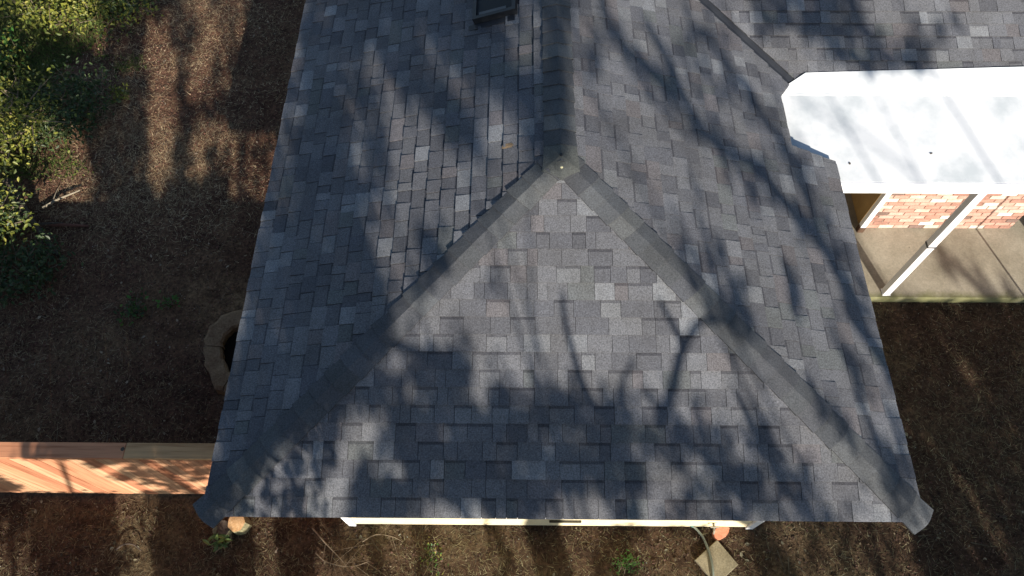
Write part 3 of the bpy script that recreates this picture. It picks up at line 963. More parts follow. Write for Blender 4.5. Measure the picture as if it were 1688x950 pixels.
YG = [(0.23, 0.235, 0.035), (0.17, 0.185, 0.028), (0.30, 0.285, 0.06), (0.09, 0.12, 0.022), (0.12, 0.14, 0.022)]
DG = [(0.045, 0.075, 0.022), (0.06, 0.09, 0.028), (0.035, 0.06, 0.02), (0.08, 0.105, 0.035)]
BG = [(0.05, 0.14, 0.025), (0.07, 0.18, 0.03), (0.1, 0.2, 0.04)]
G1 = 'leafy shrubs along the left edge'
shrub('shrub', 'largest yellow green shrub with bare twigs at the left edge, above the fallen limb', 'shrub', (-7.75, 5.75), 0.95, 1.0, 0.95, 24, 2200, 0.062, YG, G1)
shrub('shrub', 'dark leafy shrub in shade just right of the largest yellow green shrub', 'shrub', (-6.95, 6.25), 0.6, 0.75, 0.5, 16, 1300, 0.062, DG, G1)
shrub('shrub', 'sunlit bright leafy shrub at the top edge of the yard, upper left', 'shrub', (-7.85, 8.75), 1.0, 0.95, 0.42, 24, 2300, 0.066, YG, G1)
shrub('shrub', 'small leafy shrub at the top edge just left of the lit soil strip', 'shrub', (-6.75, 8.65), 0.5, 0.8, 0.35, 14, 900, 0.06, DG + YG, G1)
shrub('shrub', 'bright green low shrub at the far left edge between two larger shrubs', 'shrub', (-8.55, 7.35), 0.5, 0.5, 0.35, 12, 800, 0.06, BG + YG, G1)
shrub('shrub', 'yellow green shrub at the left edge below the fallen limb', 'shrub', (-7.35, 4.25), 0.6, 0.7, 0.7, 14, 1100, 0.065, YG + DG, G1)
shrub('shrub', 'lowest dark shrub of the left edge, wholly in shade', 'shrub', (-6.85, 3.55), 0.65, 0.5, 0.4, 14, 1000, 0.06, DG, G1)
shrub('shrub', 'tall shrub cut by the left edge beside the largest yellow green shrub', 'shrub', (-8.7, 6.0), 0.8, 1.0, 0.8, 16, 1500, 0.068, YG, G1)
G2 = 'small weeds growing out of bare soil'
shrub('weed', 'bright green weed at the bottom edge below the middle of the cream wall', 'weed', (0.86, 0.0), 0.12, 0.1, 0.10, 9, 170, 0.035, BG, G2, 0.35)
shrub('weed', 'pale green straggly weed near the bottom edge left of the middle', 'weed', (-1.27, 0.08), 0.09, 0.2, 0.07, 8, 110, 0.03, YG + BG, G2, 0.4)
shrub('weed', 'long-leaved green weed below the cut log', 'weed', (-3.62, 0.17), 0.14, 0.11, 0.14, 7, 26, 0.115, [(0.09, 0.15, 0.045), (0.13, 0.19, 0.06)], G2, 0.28)
shrub('weed', 'dark green weed alone on the shaded soil left of the stone ring', 'weed', (-5.27, 3.05), 0.14, 0.24, 0.12, 9, 90, 0.055, BG + DG, G2, 0.5)
shrub('weed', 'small green weed between the dark weed and the roof', 'weed', (-4.86, 3.16), 0.12, 0.06, 0.08, 7, 36, 0.05, BG, G2, 0.5)
shrub('weed', 'small leafy weed on soil right of the dark shaded shrub', 'weed', (-6.45, 6.75), 0.2, 0.16, 0.1, 8, 110, 0.05, YG, G2, 0.5)

# ------------------------------------------------------------------ litter on the soil
def spots(n, x0, x1, y0, y1):
    x = nrg.uniform(x0, x1, n); y = nrg.uniform(y0, y1, n)
    keep = ~((x > WX0 - 0.01) & (x < WX1 + 0.01) & (y > WY - 0.02))          # inside the house
    keep &= ~((x > 2.8) & (y > 3.25))                                       # patio
    keep &= ~((x > -2.3) & (x < 2.4) & (y > 0.9))
    keep &= ~((np.abs(y - FY - 0.05) < 0.11) & (x < -2.2))
    keep &= ((x + 3.70) ** 2 + (y - 2.50) ** 2) > 0.33
    d = np.stack([x, y, np.zeros_like(x)], 1) - np.array(C0)
    f = np.array(cam_fwd); r = np.array(cam_right); u = np.array(cam_up)
    w_ = d @ f
    keep &= (np.abs(d @ r) / w_ < 0.82) & (np.abs(d @ u) / w_ < 0.50)
    return x[keep], y[keep]

def blades(name, n, region, lo, hi, wid, pal, dens, lift=0.35, seed=0, label=None):
    x, y = spots(n, *region)
    k = nrg.random(len(x)) < dens(x, y)
    x, y = x[k], y[k]
    n = len(x)
    z = gh(x, y) + 0.004
    a = nrg.random(n) * 2 * math.pi
    L = nrg.uniform(lo, hi, n)
    p0 = np.stack([x, y, z], 1)
    d = np.stack([np.cos(a), np.sin(a), lift * nrg.random(n)], 1) * L[:, None]
    s = np.stack([-np.sin(a), np.cos(a), np.zeros(n)], 1) * (wid * (0.6 + 0.8 * nrg.random(n)))[:, None]
    tri = np.stack([p0 - s, p0 + s, p0 + d], 1)
    pal = np.array(pal)
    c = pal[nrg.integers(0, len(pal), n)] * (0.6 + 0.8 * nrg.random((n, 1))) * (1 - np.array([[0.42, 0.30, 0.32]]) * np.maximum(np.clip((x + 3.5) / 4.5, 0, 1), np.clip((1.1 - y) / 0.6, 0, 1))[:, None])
    o = fast_mesh(name, tri, 3, M_LITTER, None, c)
    o['kind'] = 'stuff'
    if label:
        o['label'] = label
    return o

def chips(name, n, region, lo, hi, pal, dens, tiltv=0.5, label=None):
    x, y = spots(n, *region)
    k = nrg.random(len(x)) < dens(x, y)
    x, y = x[k], y[k]
    n = len(x)
    z = gh(x, y) + 0.008
    nr = nrg.normal(size=(n, 3)) * tiltv + np.array([0, 0, 1.0])
    q_ = leaf_quads(np.stack([x, y, z], 1), nr, nrg.uniform(lo, hi, n), 0.6, 0.2)
    pal = np.array(pal)
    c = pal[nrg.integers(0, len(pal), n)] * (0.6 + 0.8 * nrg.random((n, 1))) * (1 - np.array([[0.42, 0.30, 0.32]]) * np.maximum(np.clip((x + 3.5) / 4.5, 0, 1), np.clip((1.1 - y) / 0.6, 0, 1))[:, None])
    o = fast_mesh(name, q_, 4, M_LITTER, None, np.concatenate([c, c], 0))
    o['kind'] = 'stuff'
    if label:
        o['label'] = label
    return o

def patch(sc, seed, lo, hi):
    return lambda x, y: np.clip((fbm(x * sc + 50, y * sc + 50, seed, 4) - lo) / (hi - lo), 0, 1)

ALL = (-9.4, 8.2, -0.8, 9.6)
STRAW = [(0.30, 0.215, 0.12), (0.24, 0.165, 0.09), (0.38, 0.28, 0.165), (0.17, 0.115, 0.065), (0.13, 0.08, 0.05)]
MULCH = [(0.14, 0.07, 0.052), (0.095, 0.046, 0.037), (0.18, 0.10, 0.068), (0.16, 0.074, 0.056), (0.055, 0.03, 0.025), (0.23, 0.15, 0.1)]
blades('dry_grass', 230000, ALL, 0.03, 0.10, 0.0022, STRAW, patch(0.9, 21, 0.30, 0.6), label='dead straw grass scattered over the soil')
chips('leaf_litter', 130000, ALL, 0.010, 0.032, MULCH, patch(1.3, 33, 0.22, 0.5), label='brown mulch chips and leaf bits on the soil')
chips('dead_leaves', 9000, ALL, 0.03, 0.06, [(0.2, 0.14, 0.09), (0.14, 0.09, 0.055), (0.3, 0.23, 0.16), (0.09, 0.055, 0.035)], patch(0.8, 44, 0.3, 0.65), 0.35, label='curled dead leaves on the soil')
chips('pebbles', 9000, ALL, 0.008, 0.018, [(0.3, 0.26, 0.21), (0.4, 0.36, 0.3), (0.22, 0.18, 0.14)], patch(1.1, 51, 0.3, 0.6), 0.3, label='pale pebbles and crumbs in the soil')
blades('twig_litter', 5000, ALL, 0.08, 0.3, 0.004, [(0.14, 0.1, 0.07), (0.2, 0.15, 0.1), (0.08, 0.055, 0.04)], lambda x, y: 0.5 + 0 * x, 0.08, label='thin dry twigs strewn over the soil')
blades('dry_grass', 34000, (-7.4, -3.6, 3.4, 9.6), 0.04, 0.11, 0.003, [(0.42, 0.31, 0.18), (0.34, 0.24, 0.135), (0.5, 0.38, 0.23), (0.26, 0.17, 0.095)], lambda x, y: patch(0.9, 71, 0.25, 0.55)(x, y) * np.clip((x + 7.4) / 0.9, 0, 1) * np.clip((-4.2 - x + fbm(x * 2 + 7, y * 2 + 7, 81, 3)) / 1.2, 0, 1) * np.clip((y - 3.6) / 1.5, 0, 1), label='thicker mat of tan straw grass in the left yard')
GL = (-9.4, -6.0, 4.6, 9.6)
gden = lambda x, y: np.clip((-7.15 - x + (fbm(x * 1.1 + 9, y * 1.1 + 9, 61, 4) - 0.47) * 3.2) * 1.2, 0, 1) * np.clip((y - 4.8) / 1.0, 0, 1)
blades('green_grass', 60000, GL, 0.04, 0.12, 0.004, [(0.06, 0.085, 0.02), (0.09, 0.11, 0.03), (0.04, 0.065, 0.018), (0.13, 0.13, 0.045)], gden, 0.9, label='low green grass between the shrubs at upper left')
chips('ground_cover', 26000, GL, 0.03, 0.06, [(0.07, 0.1, 0.02), (0.11, 0.13, 0.03), (0.045, 0.07, 0.018)], lambda x, y: gden(x, y) * 0.7, 0.5, label='small-leaved green ground cover at upper left')

# ------------------------------------------------------------------ trees south of the house: leaf clump centres in cm, limb paths in m, both shaped to cast the roof and yard shade
TREE_X = [-4.2, -0.6, 2.2, 4.6, 7.6]
TREE_Y = [-5.3, -7.4, -7.4, -7.4, -7.4]
CLUMPS = [
(-647,-464,662,-630,-482,663,-605,-430,640,-611,-365,620,-523,-412,636,-464,-474,661,-473,-390,625,-453,-420,641,-430,-448,648,-259,-543,685,-284,-390,620,-236,-451,640,-211,-486,662,-207,-455,642,-167,-481,654,-180,-412,626,-667,-431,631,-630,-537,682,-596,-524,675,-520,-484,652,-519,-398,621,-450,-551,687,-466,-442,639,-437,-490,661,-454,-374,617,-304,-416,621,-293,-426,621,-192,-549,676,-243,-364,594,-200,-459,636,-610,-374,603,-492,-471,639,-498,-407,615,-447,-539,672,-434,-533,671,-431,-492,652,-310,-387,599,-290,-430,612,-241,-539,662,-197,-535,656,-231,-373,588,-217,-409,603,-178,-485,634,-575,-434,614,-556,-363,583,-498,-512,652,-441,-529,651,-439,-502,645,-411,-526,656,-315,-365,576,-307,-375,582,-261,-384,587,-191,-556,654,-184,-549,656,-209,-417,597,-187,-458,617,-601,-479,628,-606,-389,583,-480,-487,628,-457,-426,601,-460,-408,600,-294,-436,600,-287,-431,597,-245,-388,577,-188,-545,636,-176,-500,625,-627,-470,607,-565,-430,599,-502,-404,580,-476,-366,574,-424,-501,626,-444,-411,586,-288,-436,588,-270,-363,556,-218,-513,615,-205,-500,613,-202,-396,568,-180,-424,585,-630,-513,621,-556,-421,580,-553,-370,558,-441,-482,611,-407,-549,637,-300,-443,575,-225,-461,584,-176,-530,617,-206,-401,560,-186,-417,572,-638,-476,596,-625,-391,563,-461,-535,619,-413,-546,627,-290,-465,577,-310,-371,536,-251,-396,546,-200,-510,596,-218,-417,558,-216,-396,547,-581,-526,604,-560,-511,598,-494,-514,599,-508,-409,564,-482,-415,566,-284,-505,584,-298,-420,554,-273,-388,538,-225,-502,587,-245,-403,539,-229,-384,531,-218,-388,540,-192,-370,532,-667,-398,548,-534,-445,563,-447,-482,580,-440,-451,565,-276,-548,590,-294,-446,549,-259,-478,563,-231,-480,563,-199,-555,596,-206,-441,550,-202,-405,532,-169,-509,574,-186,-401,533,-567,-505,582,-550,-479,566,-537,-412,542,-490,-453,556,-485,-453,560,-452,-478,569,-432,-489,578,-303,-468,552,-285,-483,555,-285,-429,534,-255,-464,551,-270,-366,514,-227,-429,534,-214,-458,549,-182,-484,555,-167,-502,568,-591,-494,564,-583,-420,536,-517,-411,537,-497,-450,546,-467,-485,565,-495,-362,511,-314,-442,532,-306,-376,509,-300,-387,512,-216,-527,569,-239,-416,518,-241,-387,510,-201,-462,543,-647,-446,537,-612,-471,546,-628,-378,513,-605,-436,534,-543,-554,583,-563,-470,548,-528,-545,582,-546,-416,527,-497,-524,572,-500,-490,556,-461,-558,589,-496,-394,518,-485,-412,526,-453,-442,537,-268,-545,568,-296,-369,494,-275,-401,509,-219,-523,561,-209,-478,541,-180,-471,540,-636,-451,536,-634,-439,526,-581,-539,570,-622,-375,501,-611,-365,502,-559,-468,542,-532,-494,548,-536,-446,532,-551,-382,505,-489,-513,562,-468,-545,575,-492,-431,526,-487,-387,506,-433,-504,555,-420,-480,545,-303,-445,515,-300,-405,501,-262,-501,537,-250,-467,524,-252,-455,519,-215,-400,498,-186,-478,530,-167,-460,522,-645,-408,504,-623,-448,524,-632,-380,496,-565,-521,556,-558,-500,548,-586,-393,498,-526,-530,556,-536,-461,530,-532,-425,518,-530,-385,501,-503,-422,511,-453,-531,561,-421,-434,519,-296,-463,511,-260,-535,549,-277,-427,504,-248,-489,526,-181,-515,541,-189,-437,506,-174,-449,506,-657,-362,482,-638,-398,492,-608,-464,522,-593,-465,520,-602,-375,489,-533,-543,551,-531,-530,550,-522,-476,531,-510,-483,535,-500,-482,535,-482,-509,544,-441,-375,485,-420,-391,493,-312,-415,487,-283,-503,525,-256,-510,529,-266,-452,505,-181,-494,521,-659,-361,471,-649,-373,481,-610,-434,504,-577,-506,536,-545,-539,546,-587,-374,480,-534,-476,523,-524,-488,525,-540,-387,487,-431,-387,487,-286,-460,494,-247,-556,541,-228,-555,540,-184,-484,505,-661,-375,474,-639,-402,485,-596,-464,509,-596,-406,486,-573,-469,506,-542,-494,521,-572,-365,467,-550,-417,486,-493,-516,527,-378,-543,543,-396,-425,495,-300,-512,509,-333,-387,462,-301,-447,487,-280,-468,496,-259,-474,499,-612,-523,525,-611,-460,501,-628,-360,458,-583,-443,490,-574,-445,489,-550,-461,497,-553,-446,491,-508,-546,536,-544,-374,460,-520,-379,464,-502,-378,463,-391,-533,529,-396,-501,514,-379,-518,524,-380,-430,483,-296,-560,519,-288,-539,513,-279,-528,506,-280,-475,485,-229,-550,518,-617,-487,504,-619,-426,478,-590,-499,506,-558,-529,520,-585,-401,470,-546,-479,497,-568,-379,456,-548,-408,468,-514,-451,485,-497,-448,489,-493,-384,462,-489,-385,461,-425,-463,493,-413,-498,508,-397,-489,502,-393,-475,496,-361,-522,520,-315,-522,496,-332,-417,459,-338,-373,435,-291,-490,485,-284,-430,459,-276,-429,463,-264,-432,461,-195,-464,473,-593,-487,508,-607,-396,471,-583,-422,485,-549,-467,501,-553,-385,471,-544,-402,478,-507,-468,504,-500,-450,497,-482,-400,474,-416,-555,542,-406,-519,523,-400,-469,504,-358,-540,535,-349,-558,540,-377,-396,471,-324,-560,539,-355,-422,482,-321,-434,455,-261,-556,509,-297,-418,449,-266,-470,473,-263,-434,454,-193,-474,476,-357,-558,536,-394,-415,476,-376,-410,471,-349,-482,503,-331,-497,512,-335,-387,462,-321,-425,442,-269,-552,500,-311,-363,417,-258,-485,473,-176,-394,434,-167,-389,432,-418,-364,447,-362,-492,497,-382,-404,463,-348,-467,486,-307,-539,520,-342,-415,466,-318,-451,482,-344,-394,425,-325,-399,423,-299,-458,450,-249,-548,487,-303,-364,414,-276,-404,432,-191,-469,454,-191,-436,441,-379,-454,478,-340,-525,506,-351,-450,475,-331,-492,495,-298,-536,513,-297,-516,501,-335,-433,430,-315,-447,441,-290,-495,461,-304,-389,417,-286,-413,423,-180,-532,475,-181,-488,453,-175,-390,418,-524,-528,497,-381,-393,448,-346,-481,480,-330,-472,475,-319,-480,484,-344,-421,424,-346,-409,414,-334,-369,399,-273,-553,474,-283,-469,440,-244,-545,469,-273,-415,422,-183,-527,467,-196,-456,433,-583,-400,440,-558,-428,453,-355,-474,472,-376,-393,441,-373,-364,427,-297,-548,500,-317,-527,454,-341,-377,396,-333,-362,388,-265,-546,469,-272,-464,433,-235,-549,465,-462,-518,480,-483,-399,433,-355,-478,470,-340,-486,471,-323,-489,471,-336,-410,441,-336,-466,426,-327,-418,407,-308,-428,412,-259,-531,452,-250,-543,454,-190,-512,444,-332,-511,476,-326,-499,466,-323,-474,457,-320,-512,440,-339,-414,400,-336,-382,382,-305,-447,409,-265,-524,440,-284,-445,413,-286,-384,386,-220,-445,411,-212,-429,405,-177,-422,402,-590,-386,415,-360,-381,412,-331,-425,430,-317,-518,433,-340,-417,395,-334,-404,386,-315,-426,394,-300,-432,395,-286,-416,394,-265,-463,410,-204,-463,409,-182,-380,375,-434,-554,476,-330,-535,471,-337,-481,451,-362,-364,401,-285,-559,482,-322,-490,412,-330,-428,391,-320,-385,373,-274,-515,428,-256,-530,432,-195,-548,436,-224,-419,387,-428,-497,450,-304,-538,428,-319,-444,391,-311,-446,388,-254,-554,438,-285,-443,390,-219,-447,392,-186,-519,419,-316,-490,400,-321,-440,383,-308,-447,382,-325,-361,352,-267,-499,404,-253,-513,413,-217,-438,381,-210,-385,361,-200,-393,362,-187,-365,353,-357,-364,345,-309,-489,392,-272,-560,427,-295,-434,374,-287,-448,380,-273,-433,372,-230,-401,362,-211,-420,368,-196,-450,380,-190,-380,351,-315,-524,403,-290,-546,414,-313,-440,368,-292,-461,379,-312,-369,341,-241,-541,412,-213,-454,376,-222,-373,343,-194,-397,353,-170,-450,374,-182,-371,339,-341,-745,408,-337,-745,405,-331,-745,401,-338,-745,403,-335,-745,409,-343,-745,414,-343,-745,414,-339,-745,416,-342,-745,406,-339,-745,402,-356,-687,354,-366,-687,359,-366,-687,344,-357,-687,354,-357,-687,345,-360,-687,354,-356,-687,360,-360,-687,351,-368,-687,359,-363,-687,345,-366,-670,348,-364,-670,348,-366,-670,341,-366,-670,338,-361,-670,337,-363,-670,337,-361,-670,344,-363,-670,349,-362,-670,338,-364,-670,337,-360,-787,362,-365,-787,364,-366,-787,356,-363,-787,363,-367,-787,362,-358,-787,363,-356,-787,370,-357,-787,362,-366,-787,368,-357,-787,360,-364,-708,345,-363,-708,340,-363,-708,350,-365,-708,339,-362,-708,348,-363,-708,349,-367,-708,352,-359,-708,355,-359,-708,351,-367,-708,356,-360,-704,349,-352,-704,345,-353,-704,357,-350,-704,358,-351,-704,357,-359,-704,352,-357,-704,345,-350,-704,349,-351,-704,350,-353,-704,349,-565,-537,246,-598,-374,178,-526,-497,227,-535,-434,201,-531,-427,200,-519,-425,200,-500,-454,211,-501,-427,201,-460,-472,218,-463,-416,197,-398,-534,245,-405,-470,219,-384,-515,236,-405,-398,188,-365,-490,225,-339,-544,249,-354,-411,194,-218,-529,241,-246,-419,198,-612,-371,173,-579,-431,199,-549,-501,225,-543,-478,217,-531,-504,229,-500,-558,251,-543,-378,176,-508,-468,213,-529,-379,178,-481,-494,223,-469,-503,226,-494,-396,184,-464,-440,203,-443,-495,224,-444,-450,205,-429,-465,212,-387,-508,231,-371,-544,243,-416,-374,176,-360,-497,224,-351,-498,226,-328,-556,251,-328,-518,235,-311,-553,249,-289,-397,184,-296,-368,175,-272,-404,190,-250,-448,206,-211,-516,234,-583,-380,174,-572,-397,180,-520,-524,232,-510,-525,230,-518,-469,211,-512,-445,199,-503,-457,205,-499,-441,200,-491,-414,188,-439,-559,245,-462,-465,208,-471,-383,174,-429,-499,221,-410,-528,235,-449,-361,167,-441,-367,168,-389,-480,214,-401,-420,189,-368,-487,219,-362,-486,217,-382,-386,174,-347,-463,209,-260,-507,225,-272,-450,204,-244,-505,226,-253,-400,184,-210,-490,220,-463,-485,213,-488,-379,171,-408,-483,213,-441,-368,163,-390,-491,217,-383,-468,205,-404,-382,169,-346,-513,226,-332,-529,229,-357,-420,187,-287,-414,185,-259,-485,213,-225,-537,234,-246,-461,202,-226,-494,216,-229,-433,192,-204,-481,210,-232,-374,168,-385,-552,238,-393,-521,223,-368,-554,237,-358,-542,230,-388,-437,190,-390,-384,169,-391,-363,159,-339,-471,202,-365,-375,164,-288,-444,193,-291,-414,180,-261,-476,206,-241,-503,216,-266,-381,168,-262,-377,165,-245,-407,176,-229,-410,180,-188,-523,224,-218,-390,169,-195,-424,183,-399,-513,217,-418,-423,179,-412,-405,171,-385,-456,191,-345,-557,235,-389,-376,160,-378,-381,163,-353,-458,192,-258,-531,222,-251,-511,214,-250,-470,200,-264,-406,171,-218,-516,219,-201,-545,230,-205,-508,215,-213,-432,182,-216,-383,165,-178,-502,211,-412,-428,178,-363,-534,222,-389,-438,182,-342,-537,220,-338,-523,217,-358,-427,176,-337,-455,188,-258,-526,218,-271,-451,186,-272,-417,174,-227,-514,215,-257,-406,170,-213,-494,203,-221,-442,185,-204,-474,196,-193,-472,196,-203,-410,172,-400,-485,197,-424,-383,156,-375,-488,196,-402,-377,152,-372,-439,177,-359,-461,186,-340,-494,202,-267,-471,193,-261,-465,189,-251,-441,178,-252,-420,170,-210,-533,216,-236,-388,156,-216,-416,171,-169,-521,212,-403,-444,177,-362,-556,220,-364,-491,195,-351,-519,205,-327,-556,221,-365,-419,164,-312,-557,224,-335,-447,179,-250,-548,217,-288,-402,158,-288,-380,150,-229,-510,205,-236,-457,180,-219,-481,190,-200,-514,206,-201,-491,197,-234,-361,144,-372,-518,202,-364,-502,194,-378,-417,160,-368,-423,164,-337,-511,200,-344,-438,170,-265,-472,186,-238,-526,206,-216,-559,219,-212,-542,213,-199,-558,221,-207,-499,197,-194,-525,204,-179,-538,212,-396,-451,171,-380,-497,190,-380,-450,170,-370,-445,171,-351,-497,192,-321,-554,213,-271,-508,195,-302,-389,148,-298,-384,143,-276,-415,157,-263,-415,156,-211,-557,217,-240,-441,170,-237,-399,151,-205,-472,182,-185,-507,194,-409,-407,151,-406,-390,144,-383,-435,163,-384,-394,146,-385,-368,135,-327,-520,198,-368,-376,137,-257,-527,201,-243,-552,208,-277,-423,158,-276,-373,137,-251,-418,155,-266,-364,134,-219,-480,182,-185,-543,206,-216,-402,150,-225,-366,134,-395,-451,165,-357,-515,191,-363,-468,172,-384,-381,135,-343,-485,177,-302,-391,139,-265,-489,180,-270,-427,154,-264,-426,154,-278,-360,126,-242,-436,157,-237,-412,150,-235,-384,137,-183,-521,194,-362,-542,196,-392,-409,145,-370,-449,160,-388,-372,130,-372,-374,129,-354,-405,142,-285,-444,158,-252,-519,189,-248,-522,189,-283,-361,125,-268,-373,130,-256,-378,131,-220,-488,176,-193,-532,194,-374,-509,182,-409,-372,124,-356,-497,176,-361,-471,165,-333,-499,178,-320,-518,186,-284,-422,146,-289,-380,127,-282,-372,126,-213,-551,200,-208,-556,201,-224,-465,163,-210,-470,164,-208,-467,165,-378,-498,172,-394,-404,136,-346,-534,187,-327,-551,195,-323,-541,191,-336,-489,170,-272,-491,170,-257,-522,182,-247,-511,180,-268,-406,137,-253,-435,146,-247,-427,144,-254,-361,116,-237,-401,134,-198,-504,176,-183,-503,177,-381,-468,158,-353,-542,188,-377,-429,140,-361,-464,157,-370,-410,134,-272,-469,159,-280,-399,131,-255,-473,158,-248,-461,154,-257,-380,123,-216,-491,167,-243,-391,126,-194,-506,174,-227,-366,117,-362,-508,170,-390,-381,119,-346,-509,172,-331,-512,171,-317,-533,182,-301,-390,121,-274,-422,136,-260,-454,148,-231,-503,170,-264,-365,111,-199,-553,188,-214,-464,153,-205,-460,152,-230,-366,112,-198,-447,146),
